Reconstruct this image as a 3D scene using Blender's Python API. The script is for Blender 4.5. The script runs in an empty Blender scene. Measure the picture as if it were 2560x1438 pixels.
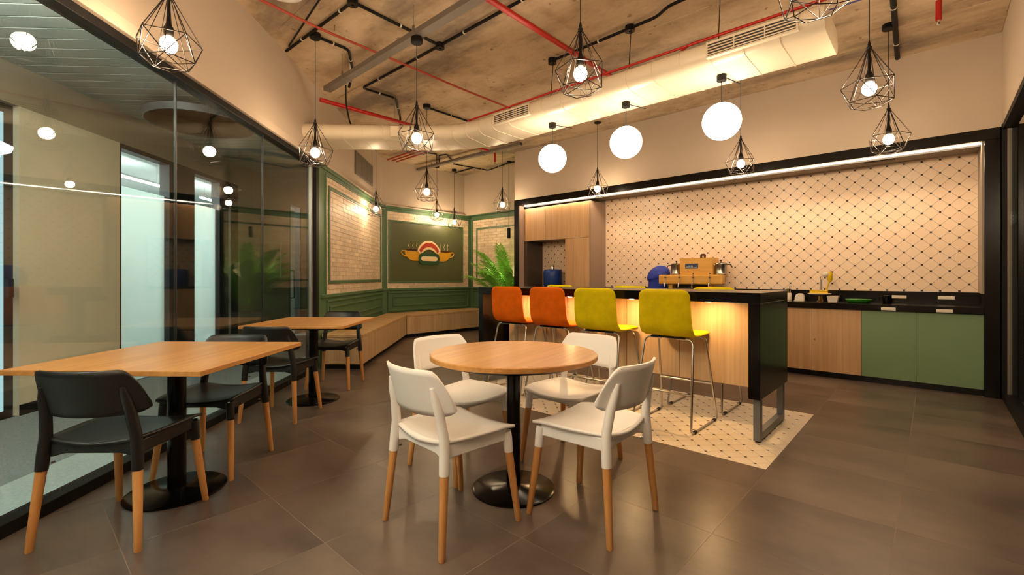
import bpy, bmesh, math, random
from mathutils import Vector, Matrix
random.seed(7)
PI = math.pi
SC = bpy.context.scene
COL = SC.collection

# ------------------------------------------------------------------ camera, world, exposure
HEAD = math.radians(42.533)            # camera heading, left of +Y (+Y runs to the kitchen wall)
EYE = 1.165
cam_d = bpy.data.cameras.new('camera')
cam_d.sensor_width = 36.0
cam_d.lens = 1150.0 / 2560.0 * 36.0
cam_d.shift_y = -26.0 / 2560.0
cam_d.clip_start = 0.02
cam = bpy.data.objects.new('camera', cam_d)
cam.location = (0, 0, EYE)
cam.rotation_euler = (PI / 2, 0, HEAD)
COL.objects.link(cam)
SC.camera = cam

world = bpy.data.worlds.new('world')
SC.world = world
world.use_nodes = True
world.node_tree.nodes['Background'].inputs[0].default_value = (1.0, 0.8, 0.6, 1)
world.node_tree.nodes['Background'].inputs[1].default_value = 0.02

SC.view_settings.view_transform = 'Standard'
SC.view_settings.look = 'None'
SC.view_settings.gamma = 1.0
SC.view_settings.use_curve_mapping = False
SC.view_settings.exposure = 0.80

BULB_POWER = 120.0                      # radiance of the pendant bulbs
GLOBE_POWER = 15.0
STRIP_POWER = 60.0
WARM = (1.0, 0.72, 0.44)

# ------------------------------------------------------------------ materials
def lin(c):
    c = c / 255.0
    return c / 12.92 if c <= 0.04045 else ((c + 0.055) / 1.055) ** 2.4
def rgb(r, g, b):
    return (lin(r), lin(g), lin(b), 1.0)

MATS = {}
def new_mat(name):
    m = bpy.data.materials.new(name)
    m.use_nodes = True
    nt = m.node_tree
    nt.nodes.clear()
    out = nt.nodes.new('ShaderNodeOutputMaterial')
    MATS[name] = m
    return m, nt, out

def N(nt, kind, **inp):
    n = nt.nodes.new(kind)
    for k, v in inp.items():
        if k in n.inputs.keys():
            n.inputs[k].default_value = v
        else:
            setattr(n, k, v)
    return n

def coords(nt, scale=(1, 1, 1), world_space=False, rand=False):
    if world_space:
        g = nt.nodes.new('ShaderNodeNewGeometry'); src = g.outputs['Position']
    else:
        g = nt.nodes.new('ShaderNodeTexCoord'); src = g.outputs['Object']
    mp = nt.nodes.new('ShaderNodeMapping')
    mp.inputs['Scale'].default_value = scale
    nt.links.new(src, mp.inputs['Vector'])
    if rand:
        oi = nt.nodes.new('ShaderNodeObjectInfo')
        mul = N(nt, 'ShaderNodeMath', operation='MULTIPLY'); mul.inputs[1].default_value = 37.0
        nt.links.new(oi.outputs['Random'], mul.inputs[0])
        nt.links.new(mul.outputs[0], mp.inputs['Location'])
    return mp.outputs['Vector']

def pbr(name, col, rough=0.5, metal=0.0, var=0.0, scale=6.0, stretch=(1, 1, 1), bump=0.0, bscale=None,
        detail=4.0, spec=0.5, randv=0.0, world_space=False, col2=None, coat=0.0, sheen=0.0, rvar=0.0, rand=False, contrast=(0.3, 0.7)):
    m, nt, out = new_mat(name)
    b = nt.nodes.new('ShaderNodeBsdfPrincipled')
    b.inputs['Roughness'].default_value = rough
    b.inputs['Metallic'].default_value = metal
    b.inputs['Specular IOR Level'].default_value = spec
    b.inputs['Coat Weight'].default_value = coat
    b.inputs['Sheen Weight'].default_value = sheen
    nt.links.new(b.outputs[0], out.inputs[0])
    b.inputs['Base Color'].default_value = col
    vec = None
    last = None
    if var or col2 or bump or rvar:
        vec = coords(nt, stretch, world_space, rand)
        no = N(nt, 'ShaderNodeTexNoise'); no.inputs['Scale'].default_value = scale
        no.inputs['Detail'].default_value = detail; no.inputs['Roughness'].default_value = 0.6
        nt.links.new(vec, no.inputs['Vector'])
        if var or col2:
            r = nt.nodes.new('ShaderNodeValToRGB')
            lo = tuple(max(0, c * (1 - var)) for c in col[:3]) + (1,)
            hi = tuple(min(1, c * (1 + var)) for c in col[:3]) + (1,)
            if col2: lo, hi = col2, col
            r.color_ramp.elements[0].position = contrast[0]; r.color_ramp.elements[1].position = contrast[1]
            r.color_ramp.elements[0].color = lo; r.color_ramp.elements[1].color = hi
            nt.links.new(no.outputs[0], r.inputs[0])
            last = r.outputs[0]
            nt.links.new(last, b.inputs['Base Color'])
        if rvar:
            mr = N(nt, 'ShaderNodeMapRange')
            mr.inputs['To Min'].default_value = rough - rvar; mr.inputs['To Max'].default_value = rough + rvar
            nt.links.new(no.outputs[0], mr.inputs['Value']); nt.links.new(mr.outputs[0], b.inputs['Roughness'])
        if bump:
            n2 = N(nt, 'ShaderNodeTexNoise'); n2.inputs['Scale'].default_value = bscale or scale * 4
            n2.inputs['Detail'].default_value = 5
            nt.links.new(vec, n2.inputs['Vector'])
            bp = nt.nodes.new('ShaderNodeBump'); bp.inputs['Strength'].default_value = bump; bp.inputs['Distance'].default_value = 0.01
            nt.links.new(n2.outputs[0], bp.inputs['Height']); nt.links.new(bp.outputs[0], b.inputs['Normal'])
    if randv:
        oi = nt.nodes.new('ShaderNodeObjectInfo')
        mr = N(nt, 'ShaderNodeMapRange'); mr.inputs['To Min'].default_value = 1 - randv; mr.inputs['To Max'].default_value = 1 + randv
        nt.links.new(oi.outputs['Random'], mr.inputs['Value'])
        mx = N(nt, 'ShaderNodeVectorMath', operation='SCALE')
        if last is not None: nt.links.new(last, mx.inputs[0])
        else: mx.inputs[0].default_value = col[:3]
        nt.links.new(mr.outputs[0], mx.inputs['Scale'])
        nt.links.new(mx.outputs[0], b.inputs['Base Color'])
    return m

def wood(name, c1, c2, axis='x', rough=0.4, fine=60.0, spec=0.4):
    """long straight grain along the named local axis"""
    m, nt, out = new_mat(name)
    b = nt.nodes.new('ShaderNodeBsdfPrincipled'); b.inputs['Roughness'].default_value = rough
    b.inputs['Specular IOR Level'].default_value = spec
    nt.links.new(b.outputs[0], out.inputs[0])
    k = {'x': (0.035, 1, 1), 'y': (1, 0.035, 1), 'z': (1, 1, 0.035)}[axis]
    v = coords(nt, k, rand=True)
    n1 = N(nt, 'ShaderNodeTexNoise'); n1.inputs['Scale'].default_value = fine; n1.inputs['Detail'].default_value = 3
    n2 = N(nt, 'ShaderNodeTexNoise'); n2.inputs['Scale'].default_value = fine * 0.16; n2.inputs['Detail'].default_value = 2
    nt.links.new(v, n1.inputs['Vector']); nt.links.new(v, n2.inputs['Vector'])
    mx = N(nt, 'ShaderNodeMath', operation='MULTIPLY_ADD'); mx.inputs[1].default_value = 0.45
    mu = N(nt, 'ShaderNodeMath', operation='MULTIPLY'); mu.inputs[1].default_value = 0.6
    nt.links.new(n2.outputs[0], mu.inputs[0])
    nt.links.new(n1.outputs[0], mx.inputs[0]); nt.links.new(mu.outputs[0], mx.inputs[2])
    r = nt.nodes.new('ShaderNodeValToRGB')
    r.color_ramp.elements[0].position = 0.38; r.color_ramp.elements[0].color = c2
    r.color_ramp.elements[1].position = 0.68; r.color_ramp.elements[1].color = c1
    nt.links.new(mx.outputs[0], r.inputs[0]); nt.links.new(r.outputs[0], b.inputs['Base Color'])
    return m

def emit(name, col, strength):
    m, nt, out = new_mat(name)
    e = nt.nodes.new('ShaderNodeEmission')
    e.inputs[0].default_value = (*col[:3], 1); e.inputs[1].default_value = strength
    nt.links.new(e.outputs[0], out.inputs[0])
    return m

def glass(name, tint, f0=0.05, gain=1.0):
    """flat pane: clear with a Schlick mirror layer"""
    m, nt, out = new_mat(name)
    t = nt.nodes.new('ShaderNodeBsdfTransparent'); t.inputs[0].default_value = tint
    g = nt.nodes.new('ShaderNodeBsdfGlossy'); g.inputs['Roughness'].default_value = 0.0
    g.inputs['Color'].default_value = (gain, gain, gain, 1)
    lw = nt.nodes.new('ShaderNodeLayerWeight'); lw.inputs['Blend'].default_value = 0.5
    p = N(nt, 'ShaderNodeMath', operation='POWER'); p.inputs[1].default_value = 5.0
    a = N(nt, 'ShaderNodeMath', operation='MULTIPLY_ADD'); a.inputs[1].default_value = 1 - f0; a.inputs[2].default_value = f0
    nt.links.new(lw.outputs['Facing'], p.inputs[0]); nt.links.new(p.outputs[0], a.inputs[0])
    mx = nt.nodes.new('ShaderNodeMixShader')
    nt.links.new(a.outputs[0], mx.inputs[0]); nt.links.new(t.outputs[0], mx.inputs[1]); nt.links.new(g.outputs[0], mx.inputs[2])
    nt.links.new(mx.outputs[0], out.inputs[0])
    return m

pbr('wall_paint', rgb(188, 172, 154), 0.7, var=0.03, scale=1.5, bump=0.04, bscale=90, world_space=True)
pbr('floor_tile', rgb(114, 98, 87), 0.32, col2=rgb(72, 61, 55), scale=1.6, stretch=(1, 1.6, 1), detail=8, bump=0.03, bscale=30,
    randv=0.08, rvar=0.06, rand=True, contrast=(0.32, 0.72))
pbr('grout', rgb(134, 118, 106), 0.8, var=0.1)
pbr('inlay', rgb(236, 222, 200), 0.38, var=0.03, scale=4)
pbr('inlay_joint', rgb(70, 62, 56), 0.8)
pbr('dot', rgb(38, 30, 28), 0.45)
pbr('backsplash', rgb(238, 212, 184), 0.36, var=0.02, scale=5, randv=0.02)
pbr('backsplash_joint', rgb(92, 72, 60), 0.8)
pbr('green_paint', rgb(80, 110, 78), 0.45, var=0.03, scale=3)
pbr('green_panel', rgb(86, 90, 60), 0.38, var=0.03, scale=3)
pbr('green_cabinet', rgb(116, 144, 106), 0.4, var=0.02, scale=3)
pbr('brick', rgb(222, 200, 172), 0.5, var=0.14, scale=9, randv=0.13, bump=0.15, bscale=40, rand=True)
pbr('mortar', rgb(206, 186, 160), 0.9, var=0.06, scale=20)
pbr('black_plastic', rgb(24, 23, 23), 0.42, var=0.1, scale=8)
pbr('white_plastic', rgb(250, 247, 243), 0.38, var=0.01, scale=5)
pbr('black_metal', rgb(10, 9, 9), 0.2, metal=0.0, spec=0.28)
pbr('black_laminate', rgb(9, 7, 7), 0.20, spec=0.32, var=0.05, scale=4)
pbr('black_matt', rgb(14, 12, 11), 0.55, spec=0.25)
pbr('cord', rgb(18, 15, 14), 0.6)
pbr('steel', rgb(196, 188, 178), 0.28, metal=1.0)
pbr('chrome', rgb(225, 222, 216), 0.12, metal=1.0)
pbr('pot_steel', rgb(176, 170, 162), 0.24, metal=1.0)
pbr('grey_metal', rgb(112, 114, 116), 0.45, metal=0.3)
pbr('tray_metal', rgb(122, 114, 106), 0.5, metal=0.2)
pbr('cage_metal', rgb(40, 32, 30), 0.32, metal=0.35, spec=0.6)
pbr('brass', rgb(200, 160, 90), 0.25, metal=1.0)
pbr('red_paint', rgb(176, 26, 16), 0.38)
pbr('red_conduit', rgb(170, 64, 44), 0.5)
pbr('blue_cable', rgb(90, 100, 170), 0.5)
pbr('duct_white', rgb(220, 206, 182), 0.36, var=0.02, scale=3)
pbr('grille_dark', rgb(60, 52, 46), 0.7)
pbr('vent_grey', rgb(120, 110, 98), 0.6)
pbr('taupe', rgb(152, 128, 112), 0.5, var=0.02)
pbr('dark_niche', rgb(70, 58, 50), 0.5)
pbr('soffit_grey', rgb(150, 138, 124), 0.6)
pbr('orange_fabric', rgb(206, 92, 2), 0.9, var=0.16, scale=9, sheen=0.0, spec=0.15, bump=0.25, bscale=500)
pbr('lime_fabric', rgb(206, 184, 4), 0.9, var=0.14, scale=9, sheen=0.0, spec=0.15, bump=0.25, bscale=500)
pbr('blue_cover', rgb(34, 58, 170), 0.5, var=0.15, scale=6, bump=0.3, bscale=12)
pbr('blue_plastic', rgb(22, 58, 132), 0.4)
pbr('yellow_plastic', rgb(226, 190, 20), 0.4)
pbr('green_plastic', rgb(60, 140, 44), 0.4)
pbr('white_ceramic', rgb(230, 220, 206), 0.25)
pbr('socket_white', rgb(228, 216, 198), 0.4)
pbr('display', rgb(50, 62, 86), 0.3)
pbr('display_text', rgb(190, 196, 206), 0.5)
pbr('dark_wood', rgb(74, 36, 20), 0.4, var=0.2, scale=20)
pbr('mustard', rgb(214, 156, 30), 0.45, var=0.03)
pbr('cream', rgb(236, 206, 158), 0.5)
pbr('sign_red', rgb(178, 58, 34), 0.5)
pbr('sign_green', rgb(34, 74, 42), 0.5)
pbr('coffee_brown', rgb(64, 28, 18), 0.5)
pbr('carpet', rgb(122, 130, 134), 0.95, var=0.2, scale=60, bump=0.5, bscale=300, world_space=True)
pbr('carpet_light', rgb(170, 182, 184), 0.95, var=0.12, scale=60, bump=0.5, bscale=300, world_space=True)
pbr('corridor_wall', rgb(206, 196, 176), 0.7, var=0.02, world_space=True)
pbr('corridor_band', rgb(150, 138, 120), 0.7)
pbr('corridor_plank', rgb(146, 152, 142), 0.5)
pbr('dark_frame', rgb(30, 32, 34), 0.45)
pbr('office_dark', rgb(44, 48, 52), 0.7)
pbr('office_white', rgb(214, 222, 220), 0.7)
pbr('rubber', rgb(24, 20, 18), 0.7)
pbr('soil', rgb(52, 40, 30), 0.9, var=0.2, scale=40)
pbr('pot', rgb(60, 58, 56), 0.6)
pbr('leaf', rgb(130, 200, 70), 0.5, var=0.22, scale=10, randv=0.15)
pbr('leaf_stem', rgb(120, 150, 60), 0.5)
pbr('aluminium', rgb(168, 166, 160), 0.4, metal=0.8)
wood('table_oak', rgb(206, 152, 88), rgb(176, 120, 62), 'y', 0.34, 45)
wood('beech', rgb(224, 166, 100), rgb(196, 134, 74), 'z', 0.42, 60)
wood('oak_v', rgb(206, 174, 134), rgb(182, 148, 108), 'z', 0.45, 50)
wood('oak_door', rgb(206, 168, 126), rgb(180, 140, 98), 'z', 0.42, 50)
wood('oak_bench', rgb(206, 170, 120), rgb(182, 144, 96), 'x', 0.42, 45)
wood('machine_wood', rgb(228, 176, 88), rgb(208, 152, 66), 'x', 0.35, 30)
emit('bulb_glow', WARM, BULB_POWER)
emit('globe_glow', (1.0, 0.78, 0.54), GLOBE_POWER)
emit('strip_glow', (1.0, 0.74, 0.47), STRIP_POWER)
emit('spot_glow', (1.0, 0.62, 0.27), 200.0)
emit('tube_glow', (0.95, 0.98, 0.98), 230.0)
emit('disc_glow', (0.95, 0.92, 1.0), 1.1)
emit('corridor_fill_glow', (0.95, 0.97, 0.92), 110.0)
emit('slit_glow', (0.6, 0.92, 1.0), 0.45)
glass('pane_glass', (0.93, 0.965, 0.945, 1), 0.045, 1.0)
glass('pane_glass_dark', (0.60, 0.68, 0.68, 1), 0.05, 1.0)

def concrete():
    m, nt, out = new_mat('concrete')
    b = nt.nodes.new('ShaderNodeBsdfPrincipled'); b.inputs['Roughness'].default_value = 0.85
    nt.links.new(b.outputs[0], out.inputs[0])
    v = coords(nt, (1, 1, 1), True)
    vs = coords(nt, (0.45, 1.5, 1), True)
    n1 = N(nt, 'ShaderNodeTexNoise'); n1.inputs['Scale'].default_value = 0.9; n1.inputs['Detail'].default_value = 9; n1.inputs['Roughness'].default_value = 0.62
    n2 = N(nt, 'ShaderNodeTexNoise'); n2.inputs['Scale'].default_value = 5.0; n2.inputs['Detail'].default_value = 8; n2.inputs['Roughness'].default_value = 0.7
    vo = N(nt, 'ShaderNodeTexNoise'); vo.inputs['Scale'].default_value = 9.0; vo.inputs['Detail'].default_value = 2
    for n in (n2, vo): nt.links.new(v, n.inputs['Vector'])
    nt.links.new(vs, n1.inputs['Vector'])
    r = nt.nodes.new('ShaderNodeValToRGB')
    r.color_ramp.elements[0].position = 0.36; r.color_ramp.elements[0].color = rgb(136, 120, 104)
    r.color_ramp.elements[1].position = 0.62; r.color_ramp.elements[1].color = rgb(214, 192, 162)
    e = r.color_ramp.elements.new(0.48); e.color = rgb(194, 170, 140)
    nt.links.new(n1.outputs[0], r.inputs[0])
    r2 = nt.nodes.new('ShaderNodeValToRGB')
    r2.color_ramp.elements[0].position = 0.30; r2.color_ramp.elements[0].color = (0.72, 0.70, 0.67, 1)
    r2.color_ramp.elements[1].position = 0.55; r2.color_ramp.elements[1].color = (1, 1, 1, 1)
    nt.links.new(n2.outputs[0], r2.inputs[0])
    r3 = nt.nodes.new('ShaderNodeValToRGB')
    r3.color_ramp.elements[0].position = 0.26; r3.color_ramp.elements[0].color = (0.45, 0.4, 0.36, 1)
    r3.color_ramp.elements[1].position = 0.32; r3.color_ramp.elements[1].color = (1, 1, 1, 1)
    nt.links.new(vo.outputs[0], r3.inputs[0])
    mx = N(nt, 'ShaderNodeVectorMath', operation='MULTIPLY'); mx2 = N(nt, 'ShaderNodeVectorMath', operation='MULTIPLY')
    nt.links.new(r.outputs[0], mx.inputs[0]); nt.links.new(r2.outputs[0], mx.inputs[1])
    nt.links.new(mx.outputs[0], mx2.inputs[0]); nt.links.new(r3.outputs[0], mx2.inputs[1])
    nt.links.new(mx2.outputs[0], b.inputs['Base Color'])
    bp = nt.nodes.new('ShaderNodeBump'); bp.inputs['Strength'].default_value = 0.35; bp.inputs['Distance'].default_value = 0.02
    nt.links.new(n2.outputs[0], bp.inputs['Height']); nt.links.new(bp.outputs[0], b.inputs['Normal'])
concrete()

def film():
    m, nt, out = new_mat('frosted_film')
    d = nt.nodes.new('ShaderNodeBsdfDiffuse'); d.inputs[0].default_value = (0.62, 0.68, 0.67, 1)
    t = nt.nodes.new('ShaderNodeBsdfTranslucent'); t.inputs[0].default_value = (0.84, 0.89, 0.86, 1)
    mx = nt.nodes.new('ShaderNodeMixShader'); mx.inputs[0].default_value = 0.6
    nt.links.new(d.outputs[0], mx.inputs[1]); nt.links.new(t.outputs[0], mx.inputs[2]); nt.links.new(mx.outputs[0], out.inputs[0])
film()

# ------------------------------------------------------------------ mesh helpers
class MB:
    def __init__(self):
        self.v = []; self.f = []
    def add(self, vs, fs):
        o = len(self.v)
        self.v += [tuple(p) for p in vs]
        self.f += [tuple(i + o for i in f) for f in fs]
        return self
    def box(self, x0, x1, y0, y1, z0, z1):
        return self.add([(x0, y0, z0), (x1, y0, z0), (x1, y1, z0), (x0, y1, z0), (x0, y0, z1), (x1, y0, z1), (x1, y1, z1), (x0, y1, z1)],
                        [(0, 3, 2, 1), (4, 5, 6, 7), (0, 1, 5, 4), (1, 2, 6, 5), (2, 3, 7, 6), (3, 0, 4, 7)])
    def prism(self, poly, vec):
        n = len(poly); vec = Vector(vec)
        vs = [Vector(p) for p in poly] + [Vector(p) + vec for p in poly]
        fs = [tuple(range(n))[::-1], tuple(range(n, 2 * n))] + [(i, (i + 1) % n, n + (i + 1) % n, n + i) for i in range(n)]
        return self.add(vs, fs)
    def poly(self, pts, z0, z1):
        return self.prism([(p[0], p[1], z0) for p in pts], (0, 0, z1 - z0))
    def tube(self, pts, r, n=8, closed=False, caps=True):
        pts = [Vector(p) for p in pts]; m = len(pts)
        rs = r if isinstance(r, (list, tuple)) else [r] * m
        rings = []
        up = None
        for i, p in enumerate(pts):
            a = pts[(i - 1) % m] if (i > 0 or closed) else p
            b = pts[(i + 1) % m] if (i < m - 1 or closed) else p
            t = (b - a).normalized()
            if up is None:
                up = t.orthogonal().normalized()
            else:
                up = (up - t * up.dot(t))
                up = up.normalized() if up.length > 1e-6 else t.orthogonal().normalized()
            s = t.cross(up)
            k = 1.0
            if 0 < i < m - 1 or closed:
                d1 = (p - a).normalized(); c = max(0.5, d1.dot(t)); k = 1.0 / c
            rings.append([p + (up * math.cos(2 * PI * j / n) + s * math.sin(2 * PI * j / n)) * rs[i] for j in range(n)])
        vs = [q for g in rings for q in g]; fs = []
        for i in range(m if closed else m - 1):
            k = (i + 1) % m
            for j in range(n):
                fs.append((i * n + j, i * n + (j + 1) % n, k * n + (j + 1) % n, k * n + j))
        if caps and not closed:
            fs.append(tuple(range(n))[::-1]); fs.append(tuple((m - 1) * n + j for j in range(n)))
        return self.add(vs, fs)
    def cyl(self, p, q, r0, r1=None, n=16):
        return self.tube([p, q], [r0, r0 if r1 is None else r1], n)
    def lathe(self, prof, n=24, c=(0, 0, 0)):
        vs = []; fs = []
        for r, z in prof:
            for j in range(n):
                a = 2 * PI * j / n
                vs.append((c[0] + r * math.cos(a), c[1] + r * math.sin(a), c[2] + z))
        m = len(prof)
        for i in range(m - 1):
            for j in range(n):
                fs.append((i * n + j, i * n + (j + 1) % n, (i + 1) * n + (j + 1) % n, (i + 1) * n + j))
        fs.append(tuple(range(n))[::-1]); fs.append(tuple((m - 1) * n + j for j in range(n)))
        return self.add(vs, fs)
    def ball(self, c, r, nu=20, nv=12, sz=1.0):
        prof = [(max(1e-4, r * math.sin(PI * i / nv)), -r * sz * math.cos(PI * i / nv)) for i in range(nv + 1)]
        return self.lathe(prof, nu, c)
    def grid(self, fn, nu, nv):
        vs = [fn(i / nu, j / nv) for i in range(nu + 1) for j in range(nv + 1)]
        fs = [(i * (nv + 1) + j, (i + 1) * (nv + 1) + j, (i + 1) * (nv + 1) + j + 1, i * (nv + 1) + j + 1) for i in range(nu) for j in range(nv)]
        return self.add(vs, fs)
    def mesh(self, name, mat, smooth=None, recalc=True):
        me = bpy.data.meshes.new(name)
        me.from_pydata(self.v, [], self.f)
        if recalc:
            bm = bmesh.new(); bm.from_mesh(me); bmesh.ops.recalc_face_normals(bm, faces=bm.faces); bm.to_mesh(me); bm.free()
        me.materials.append(MATS[mat])
        if smooth:
            for p in me.polygons: p.use_smooth = True
            me.set_sharp_from_angle(angle=math.radians(smooth))
        me.update()
        return me
    def build(self, name, mat, parent=None, smooth=None, bevel=None, solid=None, sub=None, loc=(0, 0, 0), rz=0.0, label=None, kind=None):
        o = bpy.data.objects.new(name, self.mesh(name, mat, smooth))
        COL.objects.link(o)
        o.location = loc; o.rotation_euler = (0, 0, rz)
        if parent: o.parent = parent
        if solid:
            s = o.modifiers.new('solid', 'SOLIDIFY'); s.thickness = solid; s.offset = 0
        if bevel:
            b = o.modifiers.new('bevel', 'BEVEL'); b.width = bevel; b.segments = 2; b.limit_method = 'ANGLE'; b.angle_limit = math.radians(40)
        if sub:
            s = o.modifiers.new('sub', 'SUBSURF'); s.levels = sub; s.render_levels = sub
        if label: o['label'] = label
        if kind: o['kind'] = kind
        return o

def tag(o, label, cat, group=None, kind=None):
    o['label'] = label; o['category'] = cat
    if group: o['group'] = group
    if kind: o['kind'] = kind
    return o
def thing(name, label, cat, loc=(0, 0, 0), rz=0.0, group=None, kind=None):
    o = bpy.data.objects.new(name, None); COL.objects.link(o)
    o.empty_display_size = 0.1
    o.location = loc; o.rotation_euler = (0, 0, rz)
    return tag(o, label, cat, group, kind)
def copy_tree(o, parent=None):
    c = o.copy(); COL.objects.link(c); c.parent = parent
    for ch in list(o.children): copy_tree(ch, c)
    return c
def place(proto, loc, rz, label, group=None, first=False):
    c = proto if first else copy_tree(proto)
    c.location = loc; c.rotation_euler = (0, 0, rz); c['label'] = label
    if group: c['group'] = group
    return c
def share(me, name, parent, loc, rz=0.0):
    o = bpy.data.objects.new(name, me); COL.objects.link(o); o.parent = parent; o.location = loc; o.rotation_euler = (0, 0, rz)
    return o
def fillet(pts, r, n=5):
    pts = [Vector(p) for p in pts]; out = [pts[0]]
    for i in range(1, len(pts) - 1):
        a, p, b = pts[i - 1], pts[i], pts[i + 1]
        d1 = (a - p); d2 = (b - p); k = min(r, d1.length * 0.48, d2.length * 0.48)
        q1 = p + d1.normalized() * k; q2 = p + d2.normalized() * k
        for j in range(n + 1):
            t = j / n
            out.append(q1 * (1 - t) ** 2 + p * 2 * t * (1 - t) + q2 * t * t)
    out.append(pts[-1])
    return out
def clip(poly, a, b, c):
    """keep the part of a polygon where a*x + b*y <= c"""
    out = []
    for i in range(len(poly)):
        p, q = poly[i], poly[(i + 1) % len(poly)]
        dp = a * p[0] + b * p[1] - c; dq = a * q[0] + b * q[1] - c
        if dp <= 1e-9: out.append(p)
        if (dp < -1e-9 and dq > 1e-9) or (dp > 1e-9 and dq < -1e-9):
            t = dp / (dp - dq); out.append((p[0] + (q[0] - p[0]) * t, p[1] + (q[1] - p[1]) * t))
    return out
def area(poly):
    return abs(sum(poly[i][0] * poly[(i + 1) % len(poly)][1] - poly[(i + 1) % len(poly)][0] * poly[i][1] for i in range(len(poly)))) / 2 if len(poly) > 2 else 0

# ------------------------------------------------------------------ plan of the room
CEIL = 3.54
XR = 0.48                 # right glazed wall
YK = 6.40                 # kitchen wall face
YB = 7.00                 # back of the kitchen recess
XF = -8.12                # far wall with the green sign
YN = 7.40                 # nook wall beyond the kitchen
YREAR = -2.0
LA = math.radians(135.17) # heading of the left glazed wall
DX, DY = math.cos(LA), math.sin(LA)
NX, NY = DY, -DX
LO = (-2.167 * NX, -2.167 * NY, 0.0)     # local frame of the left wall: x along the wall, y into the corridor
def lw(s, w, z=0.0):
    return (LO[0] + DX * s - NX * w, LO[1] + DY * s - NY * w, z)
ROOM = [(XR, YREAR), (XR, YN), (XF, YN), (XF, 5.03), (lw(-0.65, 0)[0], YREAR)]

# ------------------------------------------------------------------ floor
mb = MB(); mb.poly([(XR + .1, YREAR), (XR + .1, YN + .1), (XF - .1, YN + .1), (XF - .1, 5.0), (lw(-0.65, 0.03)[0], YREAR)], -0.15, -0.0006)
floor = mb.build('floor', 'grout')
tag(floor, 'dark brown-grey stone tile floor of the cafe room', 'floor', kind='structure')
T = 0.612; G = 0.0016
IX0, IX1, IY0, IY1 = -3.75, -0.75, 3.09, 4.60
X0 = -1.354; Y0 = 1.542
full = MB(); full.box(-T / 2 + G, T / 2 - G, -T / 2 + G, T / 2 - G, -0.012, 0.0)
full_me = full.mesh('tile', 'floor_tile')
for i in range(-12, 4):
    for j in range(-6, 11):
        cx, cy = X0 + (i + .5) * T, Y0 + (j + .5) * T
        h = T / 2 - G
        sq = [(cx - h, cy - h), (cx + h, cy - h), (cx + h, cy + h), (cx - h, cy + h)]
        p = clip(sq, -NX, -NY, 2.167)             # left wall line
        p = clip(p, 1, 0, XR); p = clip(p, -1, 0, -XF); p = clip(p, 0, 1, YN); p = clip(p, 0, -1, -YREAR)
        if area(p) < 1e-3: continue
        pieces = []
        rest = p
        for (a, b, c) in ((1, 0, IX0), (-1, 0, -IX1), (0, 1, IY0), (0, -1, -IY1)):
            o = clip(rest, a, b, c)
            if area(o) > 1e-4: pieces.append(o)
            rest = clip(rest, -a, -b, -c)
            if area(rest) < 1e-5: break
        for q in pieces:
            if abs(area(q) - 4 * h * h) < 1e-6:
                share(full_me, 'tile', floor, (cx, cy, 0))
            else:
                m = MB(); m.poly([(x - cx, y - cy) for x, y in q], -0.012, 0.0)
                share(m.mesh('tile', 'floor_tile'), 'tile', floor, (cx, cy, 0))

# lattice of diamonds: used for the inlay on the floor and for the kitchen wall
def diamonds(u0, u1, v0, v1, pu, pv, cu, cv, gap):
    """diamond cells of a dot lattice: (polygon, centre, whole)"""
    res = []
    hu, hv = pu / 2 - gap, pv / 2 - gap
    i0 = int((u0 - cu) / pu) - 2; i1 = int((u1 - cu) / pu) + 2
    j0 = int((v0 - cv) / (pv / 2)) - 3; j1 = int((v1 - cv) / (pv / 2)) + 3
    for j in range(j0, j1 + 1):
        for i in range(i0, i1 + 1):
            u = cu + i * pu + (pu / 2 if j % 2 else 0) + pu / 2; v = cv + j * pv / 2
            d = [(u - hu, v), (u, v - hv), (u + hu, v), (u, v + hv)]
            p = clip(clip(clip(clip(d, -1, 0, -u0), 1, 0, u1), 0, -1, -v0), 0, 1, v1)
            if area(p) < 1e-5: continue
            res.append((p, (u, v), abs(area(p) - area(d)) < 1e-7))
    return res
def dots(u0, u1, v0, v1, pu, pv, cu, cv, m):
    for j in range(-80, 81):
        for i in range(-80, 81):
            u = cu + i * pu + (pu / 2 if j % 2 else 0); v = cv + j * pv / 2
            if u0 + m < u < u1 - m and v0 + m < v < v1 - m: yield u, v

bed = MB(); bed.box(IX0, IX1, IY0, IY1, -0.012, -0.0015); bed.build('inlay_bed', 'inlay_joint', floor)
cells = diamonds(IX0, IX1, IY0, IY1, 0.15, 0.15, -0.9, 3.22, 0.0014)
cells.sort(key=lambda c: -c[1][0] * 0.6 + c[1][1])           # nearest and clearest first
dm = MB(); dm.prism([(-.075 + .0014, 0, -.010), (0, -.075 + .0014, -.010), (.075 - .0014, 0, -.010), (0, .075 - .0014, -.010)], (0, 0, .010))
dm_me = dm.mesh('inlay_tile', 'inlay')
rest = MB()
for k, (p, c, whole) in enumerate(cells):
    if k < 300:
        if whole: share(dm_me, 'inlay_tile', floor, (c[0], c[1], 0))
        else:
            m = MB(); m.poly([(x - c[0], y - c[1]) for x, y in p], -.010, 0); share(m.mesh('inlay_tile', 'inlay'), 'inlay_tile', floor, (c[0], c[1], 0))
    else: rest.poly(p, -.010, 0)
if rest.f: rest.build('inlay_tiles', 'inlay', floor, kind='stuff')
m = MB()
for u, v in dots(IX0, IX1, IY0, IY1, 0.15, 0.15, -0.9, 3.22, 0.005):
    m.prism([(u - .011, v, -.002), (u, v - .011, -.002), (u + .011, v, -.002), (u, v + .011, -.002)], (0, 0, .0026))
m.build('inlay_dots', 'dot', floor, kind='stuff')

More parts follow.
